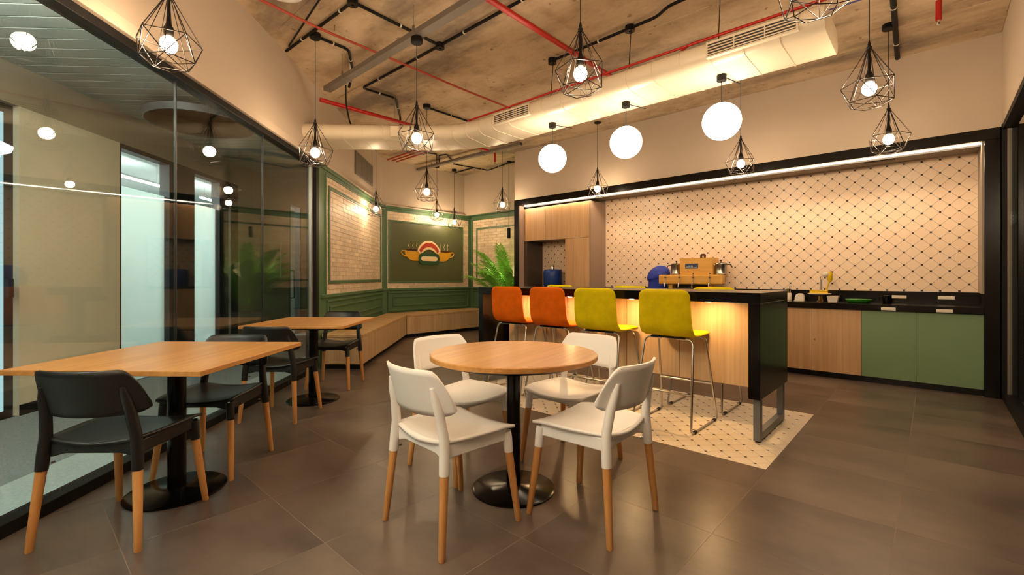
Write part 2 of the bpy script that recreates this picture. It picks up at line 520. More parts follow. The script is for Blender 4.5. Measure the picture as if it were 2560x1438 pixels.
# ------------------------------------------------------------------ ceiling slab
m = MB(); m.poly([(XR + .2, YREAR - .1), (XR + .2, YN + .2), (XF - .2, YN + .2), (XF - .2, 4.9), (lw(-0.65, 0.12)[0], YREAR - .1)], CEIL, CEIL + .25)
ceiling = m.build('ceiling', 'concrete'); tag(ceiling, 'bare stained concrete slab ceiling with board marks', 'ceiling', kind='structure')
for (a, b, c, d, z) in ((-5.8, XR, 5.62, 6.40, .035), (-5.8, XR, 5.10, 5.50, .015)):
    m = MB(); m.box(a, b, c, d, CEIL - z, CEIL + .01); m.build('slab_step', 'concrete', ceiling, bevel=.006)
for y in (0.55, 1.75, 2.95, 4.15):
    m = MB(); m.box(max(XF, lw(0, 0)[0] - (y + 1.54) + .2), XR, y - .02, y + .02, CEIL - .006, CEIL + .01); m.build('board_mark', 'concrete', ceiling, bevel=.003)

# ------------------------------------------------------------------ walls
m = MB(); m.box(-0.65, 9.47, 0.0, 0.14, 2.60, CEIL)
wall_left = m.build('wall_left', 'wall_paint', loc=LO, rz=LA); tag(wall_left, 'cream wall above the long glass partition on the left', 'wall', kind='structure')
m = MB(); m.box(-0.65, 5.88, -.03, 0.0, 2.60, 2.68); m.build('bulkhead_lip', 'wall_paint', wall_left, bevel=.003)
m = MB(); m.box(5.86, 9.50, 0.02, 0.14, 0.0, 2.60); m.build('backing', 'green_paint', wall_left)
m = MB(); m.box(XF - .15, XF, 4.86, YN + .15, 0, CEIL)
wall_far = m.build('wall_far', 'wall_paint'); tag(wall_far, 'far wall behind the green sign, cream above green panelling', 'wall', kind='structure')
m = MB(); m.box(XF, -5.8, YN, YN + .15, 0, 2.6).box(XF, -5.8, 7.20, YN + .15, 2.60, CEIL)
wall_nook = m.build('wall_nook', 'wall_paint'); tag(wall_nook, 'short brick-clad wall behind the potted palm', 'wall', kind='structure')
m = MB(); m.box(-5.8, XR, YK, YB + .2, 2.60, CEIL).box(-5.8, XR + .1, YB + .02, YB + .2, 0, 2.60).box(-5.8, -5.74, YK + .01, YN, 0, 2.60)
wall_kitchen = m.build('wall_kitchen', 'wall_paint'); tag(wall_kitchen, 'cream wall above and behind the kitchen recess', 'wall', kind='structure')
m = MB(); m.box(XR, XR + .14, YREAR, YK + .6, 2.62, CEIL)
wall_right = m.build('wall_right', 'wall_paint'); tag(wall_right, 'cream wall above the dark glass partition on the right', 'wall', kind='structure')
m = MB(); m.box(lw(-0.65, 0)[0] - .2, XR + .14, YREAR - .12, YREAR, 0, CEIL)
wall_rear = m.build('wall_rear', 'wall_paint'); tag(wall_rear, 'plain cream wall behind the viewer', 'wall', kind='structure')

# --- brick cladding with green panelling; u runs along the wall, toward(u, off) gives plan points
def feature(parent, frame, u0, u1, z0, z1, skip=None, bl=0.29, bh=0.0625, seed=1, base=0.0):
    """bricks in stretcher bond as children of a wall. frame: (loc, rz) with local x along the wall, local -y into the room"""
    rnd = random.Random(seed)
    whole = MB(); whole.box(-bl / 2 + .002, bl / 2 - .002, -.010, .006, -bh / 2 + .002, bh / 2 - .002)
    wme = whole.mesh('brick', 'brick')
    bedm = MB(); bedm.box(u0, u1, base - .004, base + .012, z0, z1)
    o = bedm.build('mortar_bed', 'mortar', parent); o.location, o.rotation_euler = frame[0], (0, 0, frame[1])
    ca, sa = math.cos(frame[1]), math.sin(frame[1])
    rows = int(round((z1 - z0) / bh)); cnt = 0
    for r in range(rows):
        zc = z0 + (r + .5) * bh
        u = u0 - (bl / 2 if r % 2 else 0)
        while u < u1 - .01:
            a, b = max(u, u0), min(u + bl, u1); u += bl
            if b - a < .02: continue
            if skip and a > skip[0] and b < skip[1] and zc > skip[2] and zc < skip[3]: continue
            off = base - .004 - rnd.uniform(0, .004)
            uc = (a + b) / 2
            if abs((b - a) - bl) < 1e-6: me = wme
            else:
                q = MB(); q.box(-(b - a) / 2 + .002, (b - a) / 2 - .002, -.010, .006, -bh / 2 + .002, bh / 2 - .002); me = q.mesh('brick', 'brick')
            o = share(me, 'brick', parent, (frame[0][0] + ca * uc - sa * off, frame[0][1] + sa * uc + ca * off, zc), frame[1]); cnt += 1
    return cnt
def frame_rect(name, mat, parent, frame, u0, u1, z0, z1, wd, y0, y1, bevel=.006):
    q = MB(); q.box(u0, u1, y0, y1, z0, z0 + wd).box(u0, u1, y0, y1, z1 - wd, z1).box(u0, u0 + wd, y0, y1, z0 + wd, z1 - wd).box(u1 - wd, u1, y0, y1, z0 + wd, z1 - wd)
    o = q.build(name, mat, parent, bevel=bevel); o.location, o.rotation_euler = frame[0], (0, 0, frame[1]); return o
def strip(name, mat, parent, frame, u0, u1, y0, y1, z0, z1, bevel=.005):
    q = MB(); q.box(u0, u1, y0, y1, z0, z1)
    o = q.build(name, mat, parent, bevel=bevel); o.location, o.rotation_euler = frame[0], (0, 0, frame[1]); return o

ID = ((0, 0, 0), 0.0)
# left brick panel (local frame: x = s, +y into the wall)
feature(wall_left, ID, 6.12, 9.30, 0.935, 2.50, seed=2, base=.012)
# the wall frame has local y pointing away from the room, so offsets toward the room are negative
frame_rect('frame_moulding', 'green_paint', wall_left, ID, 6.235, 9.15, 1.075, 2.385, .045, -.022, .004)
strip('green_stile', 'green_paint', wall_left, ID, 5.88, 6.12, -.012, .03, 0, 2.60)
strip('stile_bead', 'green_paint', wall_left, ID, 6.09, 6.125, -.026, .0, .92, 2.53)
strip('green_stile', 'green_paint', wall_left, ID, 9.30, 9.46, -.012, .03, 0, 2.60)
strip('frieze', 'green_paint', wall_left, ID, 5.88, 9.44, -.016, .03, 2.50, 2.60)
strip('cornice', 'green_paint', wall_left, ID, 5.88, 9.43, -.045, .0, 2.555, 2.60)
strip('cornice_cap', 'wall_paint', wall_left, ID, 5.88, 9.42, -.05, .0, 2.60, 2.625)
strip('dado_rail', 'green_paint', wall_left, ID, 5.95, 9.44, -.035, .03, .895, .938)
strip('wainscot', 'green_paint', wall_left, ID, 6.12, 9.44, -.006, .03, 0.0, .90)
frame_rect('wainscot_moulding', 'green_paint', wall_left, ID, 6.16, 9.34, .50, .86, .03, -.03, .0)
frame_rect('wainscot_moulding', 'green_paint', wall_left, ID, 6.27, 9.24, .585, .775, .028, -.026, .0)

# far wall: local frame x = +y world ; local -y must face +x (room)
FR = ((XF, 0, 0), math.radians(90))
feature(wall_far, FR, 5.12, 7.30, 0.935, 2.49, skip=(5.32, 7.15, 1.10, 2.28), bl=0.26, seed=5, base=-.006)
strip('green_stile', 'green_paint', wall_far, FR, 5.00, 5.12, -.024, 0, 0, 2.60)
strip('green_stile', 'green_paint', wall_far, FR, 7.30, 7.40, -.024, 0, 0, 2.60)
strip('frieze', 'green_paint', wall_far, FR, 5.02, 7.40, -.026, 0, 2.49, 2.60)
strip('cornice', 'green_paint', wall_far, FR, 5.03, 7.40, -.06, 0, 2.555, 2.60)
strip('cornice_cap', 'wall_paint', wall_far, FR, 5.05, 7.40, -.065, 0, 2.60, 2.625)
strip('dado_rail', 'green_paint', wall_far, FR, 5.02, 7.40, -.045, 0, .895, .938)
strip('wainscot', 'green_paint', wall_far, FR, 5.02, 7.40, -.016, 0, 0, .90)
frame_rect('wainscot_moulding', 'green_paint', wall_far, FR, 5.13, 7.30, .47, .865, .03, -.04, -.01)
frame_rect('wainscot_moulding', 'green_paint', wall_far, FR, 5.25, 7.18, .57, .78, .028, -.036, -.01)
# nook wall: face at y = YN, room on -y side
NK = ((0, YN, 0), 0.0)
feature(wall_nook, NK, -8.02, -5.80, 0.935, 2.49, bl=0.26, seed=9, base=-.006)
frame_rect('frame_moulding', 'green_paint', wall_nook, NK, -7.90, -6.0, 1.08, 2.31, .04, -.034, -.008)
strip('green_stile', 'green_paint', wall_nook, NK, -8.12, -8.02, -.024, 0, 0, 2.60)
strip('frieze', 'green_paint', wall_nook, NK, -8.12, -5.80, -.026, 0, 2.49, 2.598)
strip('soffit', 'green_paint', wall_nook, NK, -8.12, -5.80, -.20, 0, 2.585, 2.60)
strip('dado_rail', 'green_paint', wall_nook, NK, -8.10, -5.80, -.045, 0, .895, .938)
strip('wainscot', 'green_paint', wall_nook, NK, -8.10, -5.80, -.016, 0, 0, .90)
frame_rect('wainscot_moulding', 'green_paint', wall_nook, NK, -8.02, -5.9, .47, .865, .03, -.04, -.01)

# --- kitchen wall tiles (u = x, v = z, face at y = YB)
def wall_tiles(parent, u0, u1, v0, v1, y, limit, name, tag_stuff):
    q = MB(); q.box(u0, u1, y - .002, y + .02, v0, v1); q.build('grout_bed', 'backsplash_joint', parent)
    cl = diamonds(u0, u1, v0, v1, .153, .146, .28, 1.085, .0014)
    cl.sort(key=lambda c: -c[1][0])
    w = MB(); hu, hv = .153 / 2 - .0014, .146 / 2 - .0014
    w.prism([(-hu, 0, 0), (0, 0, -hv), (hu, 0, 0), (0, 0, hv)], (0, -.006, 0)); wme = w.mesh(name, 'backsplash')
    rest = MB()
    for k, (p, c, whole) in enumerate(cl):
        if k < limit:
            if whole: share(wme, name, parent, (c[0], y - .001, c[1]))
            else:
                q = MB(); q.prism([(a - c[0], 0, b - c[1]) for a, b in p], (0, -.006, 0)); share(q.mesh(name, 'backsplash'), name, parent, (c[0], y - .001, c[1]))
        else: rest.prism([(a, y - .001, b) for a, b in p], (0, -.006, 0))
    if rest.f: rest.build(tag_stuff, 'backsplash', parent, kind='stuff')
    q = MB()
    for u, v in dots(u0, u1, v0, v1, .153, .146, .28, 1.085, .004):
        q.prism([(u - .0095, y, v - .0095), (u + .0095, y, v - .0095), (u + .0095, y, v + .0095), (u - .0095, y, v + .0095)], (0, -.009, 0))
    q.build('tile_dots', 'dot', parent, kind='stuff')
wall_tiles(wall_kitchen, -4.21, .352, 1.0, 2.50, YB, 300, 'wall_tile', 'wall_tiles')

# ------------------------------------------------------------------ left glazing (window_1) and corridor
win1 = thing('window_1', 'long floor-to-ceiling glass partition on the left of the room', 'window', LO, LA, kind='structure')
edges = [-0.60, 0.87, 2.10, 3.335, 4.568, 5.74]
for a, b in zip(edges[:-1], edges[1:]):
    q = MB(); q.box(a + .004, b - .004, .040, .052, .05, 2.56); q.build('pane', 'pane_glass', win1)
for s in edges[1:-1]:
    q = MB(); q.box(s - .004, s + .004, .038, .054, .05, 2.56); q.build('joint', 'dark_frame', win1)
q = MB(); q.box(-.60, 5.80, .0, .10, 2.545, 2.60); q.build('top_rail', 'black_matt', win1, bevel=.003)
q = MB(); q.box(-.60, 5.80, .0, .10, 0, .06); q.build('bottom_rail', 'black_matt', win1, bevel=.003)
q = MB(); q.box(5.80, 5.88, -.01, .12, 0, 2.60); q.build('end_post', 'black_matt', win1, bevel=.003)
q = MB(); q.box(5.74, 5.80, .03, .062, .06, 2.545); q.build('end_strip', 'aluminium', win1, bevel=.003)

CW = 1.79                                  # corridor width
q = MB(); q.box(-1.2, 12.5, .10, CW + .02, -.1, 0.0)
cfl = q.build('floor_corridor', 'carpet', loc=LO, rz=LA); tag(cfl, 'blue-grey carpet of the corridor behind the glass', 'floor', kind='structure')
q = MB(); q.box(-1.2, 12.5, .10, .55, 0.0, .004); q.build('carpet_border', 'carpet_light', cfl)
q = MB(); q.box(-1.2, 12.5, .14, CW + 3.4, 2.95, 3.1)
ccl = q.build('ceiling_corridor', 'office_white', loc=LO, rz=LA); tag(ccl, 'slatted pale ceiling of the corridor behind the glass', 'ceiling', kind='structure')
pk = MB(); pk.box(-.067, .067, .145, CW - .01, -.012, 0.0); pk_me = pk.mesh('plank', 'corridor_plank')
s = 0.2
while s < 11.0:
    share(pk_me, 'plank', ccl, (s, 0, 2.95)); s += .15
# far corridor wall with its openings
wc = thing('wall_corridor', 'cream wall with frosted openings across the corridor behind the glass', 'wall', LO, LA, kind='structure')
q = MB(); q.box(-1.2, 12.5, CW, CW + .12, 2.60, 2.95); q.build('header', 'corridor_band', wc)
for a, b, mt in ((-1.2, 3.55, 'office_dark'), (4.05, 5.10, 'corridor_wall'), (5.88, 6.32, 'dark_frame'), (6.93, 7.40, 'dark_frame'), (7.40, 9.25, 'corridor_band'), (9.8, 12.5, 'corridor_band')):
    q = MB(); q.box(a, b, CW, CW + .12, 0, 2.60); q.build('wall_panel', mt, wc)
q = MB(); q.box(4.05, 5.10, CW - .012, CW, 0, .09); q.build('skirting', 'black_matt', wc)
q = MB(); q.box(3.55, 4.05, CW + .05, CW + .10, 0, 2.60); q.build('door_leaf', 'dark_frame', wc)
q = MB(); q.box(3.885, 3.905, CW - .02, CW + .0, .08, 2.5); q.build('light_slit', 'slit_glow', wc)
q = MB(); q.box(3.915, 3.955, CW - .05, CW, 1.0, 1.15); q.build('door_handle', 'rubber', wc)
q = MB(); q.box(7.135, 7.155, CW - .03, CW, .02, 2.30); q.build('door_edge', 'aluminium', wc)
q = MB(); q.box(8.77, 8.79, CW - .05, CW - .03, 1.15, 1.80); q.build('bar_handle', 'aluminium', wc)
q = MB(); q.box(12.4, 12.5, .1, CW + 3.4, 0, 2.95); q.build('end_wall', 'corridor_band', wc)
q = MB(); q.box(-1.3, -1.2, .1, CW + 3.4, 0, 2.95); q.build('end_wall', 'office_dark', wc)
for k, (a, b) in enumerate(((5.10, 5.88), (6.32, 6.93))):
    w = thing('window_%d' % (k + 3), ('wide' if k == 0 else 'narrow') + ' frosted office window seen through the left glass partition', 'window', LO, LA, kind='structure')
    q = MB(); q.box(a, b, CW + .05, CW + .06, 0, 2.56); q.build('pane', 'pane_glass', w)
    q = MB(); q.box(a, b, CW + .064, CW + .066, 0.0, 2.16); q.build('frosted_film', 'frosted_film', w)
    q = MB(); q.box(a, b, CW + .0, CW + .12, 2.55, 2.60).box(a, a + .02, CW, CW + .12, 0, 2.55).box(b - .02, b, CW, CW + .12, 0, 2.55); q.build('frame', 'dark_frame', w)
w = thing('window_5', 'dark office door glass at the end of the corridor', 'window', LO, LA, kind='structure')
q = MB(); q.box(9.25, 9.8, CW + .05, CW + .06, 0, 2.5); q.build('pane', 'pane_glass_dark', w)
q = MB(); q.box(9.25, 9.29, CW, CW + .12, 0, 2.6).box(9.76, 9.8, CW, CW + .12, 0, 2.6); q.build('frame', 'dark_frame', w)
q = MB(); q.tube(fillet([(9.36, CW + .04, .75), (9.36, CW - .04, .75), (9.36, CW - .04, 1.3), (9.36, CW + .04, 1.3)], .03), .012, 8); q.build('pull_handle', 'black_metal', w)
# office behind
q = MB(); q.box(-1.2, 12.5, CW + 3.3, CW + 3.4, 0, 2.95)
wo = q.build('wall_office', 'office_white', loc=LO, rz=LA); tag(wo, 'pale office wall far behind the corridor windows', 'wall', kind='structure')
q = MB(); q.box(-1.2, 12.5, CW + .12, CW + 3.4, -.1, 0); fo = q.build('floor_office', 'carpet', loc=LO, rz=LA); tag(fo, 'grey carpet of the office behind the corridor windows', 'floor', kind='structure')
for k, (s, w_) in enumerate(((7.0, CW + 1.3), (9.2, CW + 1.3), (5.2, CW + 1.3))):
    t = thing('tube_light', ['bright white linear office light seen above the frosted window', 'linear office light at the far end of the office', 'linear office light hidden behind the corridor wall'][k], 'lamp', (*lw(s, w_)[:2], 2.62), LA, group='linear office lights')
    q = MB(); q.box(-.6, .6, -.03, .03, 0, .03); q.build('housing', 'office_white', t)
    q = MB(); q.box(-.59, .59, -.025, .025, -.02, -.001); q.build('diffuser', 'tube_glow', t)
    for x in (-.5, .5): MB().cyl((x, 0, .03), (x, 0, .32), .003, n=6).build('wire', 'black_metal', t)
# round corridor lamps, the unseen ones added to brighten the corridor
t = thing('disc_light', 'large round disc lamp under the corridor ceiling behind the glass', 'lamp', (*lw(5.1, .95)[:2], 2.80), LA)
q = MB(); q.lathe([(.50, 0), (.50, .07), (.485, .07), (.485, 0.0)], 48); q.build('rim', 'grey_metal', t, smooth=40)
q = MB(); q.lathe([(.01, .012), (.482, .012), (.482, .02), (.01, .02)], 48); q.build('diffuser', 'office_white', t)
q = MB(); q.cyl((0, 0, .02), (0, 0, .13), .02); q.build('stem', 'black_metal', t)
for k_, s_ in enumerate((.2, 1.5)):  # disc lamps added out of frame as corridor fill light
    t = thing('disc_light', ['added corridor fill disc lamp beside the viewer, out of frame', 'added corridor fill disc lamp behind the glass, just out of frame at left'][k_], 'lamp', (*lw(s_, .95)[:2], 2.40), LA)
    q = MB(); q.lathe([(.50, 0), (.50, .07), (.485, .07), (.485, 0.0)], 48); q.build('rim', 'grey_metal', t, smooth=40)
    q = MB(); q.lathe([(.01, .012), (.482, .012), (.482, .02), (.01, .02)], 48); q.build('diffuser', 'corridor_fill_glow', t)
    q = MB(); q.cyl((0, 0, .02), (0, 0, .53), .02); q.build('stem', 'black_metal', t)
t = thing('disc_light', 'small glowing white disc lamp at the left edge behind the glass', 'lamp', (*lw(2.93, .95)[:2], 1.95), LA)
q = MB(); q.lathe([(.02, -.03), (.10, -.022), (.15, 0), (.16, .03), (.10, .06), (.02, .07)], 36); q.build('shade', 'disc_glow', t, smooth=50)
q = MB(); q.cyl((0, 0, .07), (0, 0, .95), .004, n=6); q.build('cord', 'cord', t)

# ------------------------------------------------------------------ right glazing (window_2) and the dark room behind
win2 = thing('window_2', 'dark glass partition along the right edge of the room', 'window', (XR, 0, 0), 0, kind='structure')
for a, b in ((-1.95, .6), (.6, 2.6), (2.6, 4.6), (4.6, 6.345)):
    q = MB(); q.box(.045, .057, a + .004, b - .004, .05, 2.57); q.build('pane', 'pane_glass_dark', win2)
for y in (.6, 2.6, 4.6):
    q = MB(); q.box(.043, .059, y - .004, y + .004, .05, 2.57); q.build('joint', 'dark_frame', win2)
q = MB(); q.box(0, .1, -1.95, 6.36, 2.565, 2.62); q.build('top_rail', 'black_matt', win2)
q = MB(); q.box(0, .1, -1.95, 6.36, 0, .06); q.build('bottom_rail', 'black_matt', win2)
q = MB(); q.box(-.005, .10, 6.36, 6.43, 0, 2.62); q.build('end_post', 'black_matt', win2)
q = MB(); q.box(.03, .07, 6.345, 6.36, .06, 2.565); q.build('end_strip', 'tray_metal', win2)
q = MB(); q.box(XR + .1, 4.0, -2, 9.0, -.1, 0); o = q.build('floor_meeting', 'carpet'); tag(o, 'dark carpet of the room behind the right glass', 'floor', kind='structure')
q = MB(); q.box(XR + .14, 4.0, -2, 9.0, 2.9, 3.0); o = q.build('ceiling_meeting', 'corridor_band'); tag(o, 'ceiling of the dark room behind the right glass', 'ceiling', kind='structure')
q = MB(); q.box(3.9, 4.0, -2, 9.0, 0, 2.9).box(XR + .14, 4.0, 8.9, 9.0, 0, 2.9); o = q.build('wall_meeting', 'office_dark'); tag(o, 'dark wall of the room behind the right glass', 'wall', kind='structure')
q = MB(); q.box(XR, XR + .14, 6.43, 9.0, 0, 2.62); o = q.build('wall_return', 'wall_paint'); tag(o, 'wall beyond the kitchen at the right edge', 'wall', kind='structure')

# ------------------------------------------------------------------ kitchen: portal, cabinets, worktop
t = thing('kitchen_portal', 'glossy black surround framing the kitchen recess with a light strip', 'frame', (0, 0, 0))
q = MB(); q.box(-5.80, .47, YK - .02, YK + .10, 2.49, 2.60); q.build('top_rail', 'black_laminate', t, bevel=.003)
q = MB(); q.box(-5.80, -5.69, YK - .02, YK + .60, 0, 2.49); q.build('stile', 'black_laminate', t, bevel=.003)
q = MB(); q.box(.36, .47, YK - .02, YB + .0, 0, 2.49); q.build('stile', 'black_laminate', t, bevel=.003)
q = MB(); q.box(-5.69, .36, YK + .10, YB, 2.50, 2.56); q.build('soffit', 'soffit_grey', t)
q = MB(); q.box(-5.69, -5.675, YK + .0, YK + .12, 0, 2.49); q.build('inner_lining', 'taupe', t)
q = MB(); q.box(.345, .36, YK + .02, YB, 1.0, 2.50); q.build('inner_lining', 'soffit_grey', t)
q = MB(); q.box(-5.64, .34, YK + .090, YK + .102, 2.484, 2.492); q.build('led_strip', 'strip_glow', t)
q = MB(); q.box(-5.64, .345, YK + .122, YK + .130, 2.466, 2.50); q.build('led_lip', 'black_matt', t)  # lip added to keep the strip's light off the upper tiles
q = MB(); q.box(-.62, -.30, YK + .26, YK + .36, 2.492, 2.50); o = q.build('soffit_grille', 'soffit_grey', t)
q = MB(); q.box(-.60, -.32, YK + .28, YK + .34, 2.488, 2.493); q.build('grille_slot', 'grille_dark', o)
q = MB(); q.box(-5.69, .36, YK + .03, YK + .06, 0, .06); q.build('kick_board', 'black_laminate', t)

# tall cabinet with niche
t = thing('tall_cabinet', 'tall oak cabinet with an open tiled niche at the kitchen left end', 'cabinet', (0, 0, 0))
yf = YK + .12
q = MB(); q.box(-4.225, -4.205, yf, YB, .06, 2.44); q.build('side_panel', 'taupe', t)
q = MB(); q.box(-5.675, -5.60, yf, YB, .06, 1.83); q.build('side_panel', 'dark_niche', t)
q = MB(); q.box(-5.675, -4.225, yf + .02, YB, 1.84, 2.44); q.build('upper_carcass', 'taupe', t)
q = MB(); q.box(-4.73, -4.225, yf + .02, YB, .06, 1.84); q.build('right_carcass', 'taupe', t)
q = MB(); q.box(-5.60, -4.73, yf + .0, YB, .96, 1.0); q.build('niche_shelf', 'black_laminate', t)
q = MB(); q.box(-5.60, -4.73, yf + .02, YB, .06, .96); q.build('lower_carcass', 'taupe', t)
for a, b, c, d in ((-5.672, -5.155, 1.835, 2.44), (-5.151, -4.232, 1.835, 2.44), (-4.726, -4.232, 1.0, 1.831), (-4.726, -4.232, .065, .996), (-5.672, -5.17, .065, .955), (-5.166, -4.73, .065, .955)):
    q = MB(); q.box(a, b, yf, yf + .02, c, d); q.build('door', 'oak_door', t, bevel=.002)
nb = MB(); nb.box(-5.60, -4.73, YB - .012, YB - .004, 1.0, 1.835); nbo = nb.build('niche_back', 'backsplash_joint', t)
cl = diamonds(-5.60, -4.73, 1.0, 1.835, .153, .146, .28, 1.085, .0014)
w = MB(); w.prism([(-.0751, 0, 0), (0, 0, -.0716), (.0751, 0, 0), (0, 0, .0716)], (0, -.006, 0)); wme = w.mesh('niche_tile', 'backsplash')
for p, c, whole in cl:
    if whole: share(wme, 'niche_tile', nbo, (c[0], YB - .011, c[1]))
    else:
        q = MB(); q.prism([(a - c[0], 0, b - c[1]) for a, b in p], (0, -.006, 0)); share(q.mesh('niche_tile', 'backsplash'), 'niche_tile', nbo, (c[0], YB - .011, c[1]))
q = MB()
for u, v in dots(-5.60, -4.73, 1.0, 1.835, .153, .146, .28, 1.085, .004):
    q.prism([(u - .0095, YB - .01, v - .0095), (u + .0095, YB - .01, v - .0095), (u + .0095, YB - .01, v + .0095), (u - .0095, YB - .01, v + .0095)], (0, -.009, 0))
q.build('tile_dots', 'dot', nbo, kind='stuff')

# base cabinets
def base_unit(label, x0, x1, mat, cuts, knob=None):
    t = thing('base_cabinet', label, 'cabinet', ((x0 + x1) / 2, YK + .3, 0), group='base cabinets under the worktop')
    ox, oy = (x0 + x1) / 2, YK + .3
    q = MB(); q.box(x0 - ox, x1 - ox, -.25, .29, .06, .80); q.build('carcass', 'taupe', t)
    e = [x0] + cuts + [x1]
    for a, b in zip(e[:-1], e[1:]):
        q = MB(); q.box(a - ox + .0015, b - ox - .0015, -.275, -.25, .063, .797); d = q.build('door', mat, t, bevel=.0015)
        if knob is not None and a <= knob <= b:
            q = MB(); q.cyl((knob - ox, -.275, .43), (knob - ox, -.283, .43), .009); q.build('lock', 'brass', d)
base_unit('oak double-door base cabinet right of the bar counter, with a small lock', -1.53, -.597, 'oak_door', [-1.066], -1.04)
base_unit('sage green double-door base cabinet at the right end of the kitchen', -.597, .36, 'green_cabinet', [-.139])
base_unit('oak base cabinet hidden behind the bar counter', -2.90, -1.53, 'oak_door', [-2.2])
base_unit('oak base cabinet next to the tall cabinet', -4.205, -2.90, 'oak_door', [-3.55])
t = thing('worktop', 'glossy black kitchen worktop with upstand along the tiled wall', 'worktop', (0, 0, 0))
q = MB(); q.box(-4.205, .36, YK - .005, YB - .01, .80, .865); q.build('slab', 'black_laminate', t, bevel=.003)
q = MB(); q.box(-4.205, .36, YB - .035, YB - .008, .865, 1.0); q.build('upstand', 'black_laminate', t, bevel=.002)
for k, (x, y, z, lb) in enumerate(((-.30, YB - .035, .935, 'cream socket plate on the upstand beside the black cup'), (.10, YB - .035, .937, 'cream socket plate on the upstand at the right end'),
                        (-.362, YK - .005, .822, 'cream strip plate on the worktop edge, left of two'), (.078, YK - .005, .822, 'cream strip plate on the worktop edge, right of two'))):
    s = thing('socket_plate', lb, 'socket', (x, y, z), group='cream plates on the black worktop')
    hw, hh = (.068, .018) if k < 2 else (.062, .016)
    q = MB(); q.box(-hw, hw, -.010, 0, -hh, hh); q.build('plate', 'socket_white', s, bevel=.003)
    q = MB(); q.box(-hw * .8, hw * .8, -.012, -.009, -hh * .55, hh * .55); q.build('insert', 'white_ceramic', s)

# small things along the worktop
WT = .865
c = thing('soap_dispenser', 'small white soap bottle with metal pump beside the bar counter end', 'bottle', (-1.37, 6.74, WT))
q = MB(); q.lathe([(.028, 0), (.032, .005), (.032, .085), (.024, .10)], 20); q.build('body', 'white_ceramic', c, smooth=40)
q = MB(); q.lathe([(.027, .10), (.027, .15), (.010, .155), (.008, .18)], 20).tube([(0, 0, .175), (.035, 0, .178)], .005, 8); q.build('pump', 'chrome', c, smooth=40)
c = thing('napkin_holder', 'white rounded napkin holder on the black worktop', 'holder', (-1.25, 6.74, WT))
q = MB(); q.prism([(-.05, -.035, 0), (.05, -.035, 0), (.05, -.035, .05), (.042, -.035, .078), (.025, -.035, .092), (-.01, -.035, .094), (-.035, -.035, .08), (-.05, -.035, .04)], (0, .012, 0)); q.build('front', 'white_ceramic', c, bevel=.003)
q = MB(); q.prism([(-.05, .023, 0), (.05, .023, 0), (.05, .023, .05), (.042, .023, .078), (.025, .023, .092), (-.01, .023, .094), (-.035, .023, .08), (-.05, .023, .04)], (0, .012, 0)); q.build('back', 'white_ceramic', c, bevel=.003)
q = MB(); q.box(-.058, .055, -.04, .04, 0, .008); q.build('base', 'white_ceramic', c, bevel=.003)
c = thing('water_tap', 'tall brass-footed tap standing behind the kitchen sink', 'tap', (-1.035, 6.82, WT))
q = MB(); q.lathe([(.026, 0), (.026, .006), (.016, .02), (.013, .06)], 20); q.build('foot', 'brass', c, smooth=40)
q = MB(); q.cyl((0, 0, .06), (0, 0, .28), .011, .011).tube(fillet([(0, 0, .28), (0, 0, .305), (.02, -.10, .305), (.02, -.12, .27)], .04), .010, 10); q.build('pipe', 'steel', c, smooth=40)
q = MB(); q.box(-.012, .012, -.012, .012, .285, .31); q.build('lever', 'black_metal', c, bevel=.003)
c = thing('dish_tray', 'white oval soap tray with a yellow rack beside the tap', 'tray', (-1.035, 6.70, WT))
q = MB(); q.lathe([(.03, .0), (.028, .004), (.012, .015), (.012, .07), (.03, .082)], 20); q.build('foot', 'brass', c, smooth=40)
q = MB(); q.lathe([(.02, .082), (.115, .090), (.125, .10), (.118, .103), (.10, .098), (.02, .096)], 32); q.build('dish', 'white_ceramic', c, smooth=40)
q = MB(); q.tube([(-.09, -.04, .10), (-.09, -.04, .15)], .006, 6).tube([(.09, -.04, .10), (.09, -.04, .15)], .006, 6).tube([(-.09, -.04, .135), (.09, -.04, .135)], .006, 6).box(-.09, .09, -.05, -.03, .10, .128); q.build('rack', 'yellow_plastic', c)
c = thing('dish_brush', 'yellow washing-up brush with white bristles leaning by the tap', 'brush', (-.955, 6.74, WT))
q = MB(); q.tube([(-.03, 0, .11), (-.01, .005, .17), (.015, .01, .25)], .008, 8).lathe([(.012, .24), (.028, .27), (.030, .33), (.022, .36), (.008, .375)], 16, (.02, .01, 0)); q.build('handle', 'yellow_plastic', c, smooth=50)
q = MB(); q.ball((-.02, .0, .335), .036, 16, 10); q.build('bristles', 'white_ceramic', c, smooth=60)
c = thing('white_bowl', 'square white bowl on the worktop right of the tap', 'bowl', (-.895, 6.70, WT))
q = MB(); q.add([(-.045, -.045, 0), (.045, -.045, 0), (.045, .045, 0), (-.045, .045, 0), (-.06, -.06, .075), (.06, -.06, .075), (.06, .06, .075), (-.06, .06, .075), (-.054, -.054, .075), (.054, -.054, .075), (.054, .054, .075), (-.054, .054, .075), (-.04, -.04, .008), (.04, -.04, .008), (.04, .04, .008), (-.04, .04, .008)],
     [(0, 1, 2, 3), (0, 1, 5, 4), (1, 2, 6, 5), (2, 3, 7, 6), (3, 0, 4, 7), (4, 5, 9, 8), (5, 6, 10, 9), (6, 7, 11, 10), (7, 4, 8, 11), (8, 9, 13, 12), (9, 10, 14, 13), (10, 11, 15, 14), (11, 8, 12, 15), (12, 13, 14, 15)])
o = q.build('bowl_shell', 'white_ceramic', c, bevel=.004)
c = thing('green_tray', 'shallow green plastic tray lying on the black worktop', 'tray', (-.645, 6.68, WT))
q = MB(); q.lathe([(.06, 0), (.10, .004), (.125, .03), (.128, .035), (.122, .036), (.10, .012), (.02, .010)], 32); q.build('tray_shell', 'green_plastic', c, smooth=50)
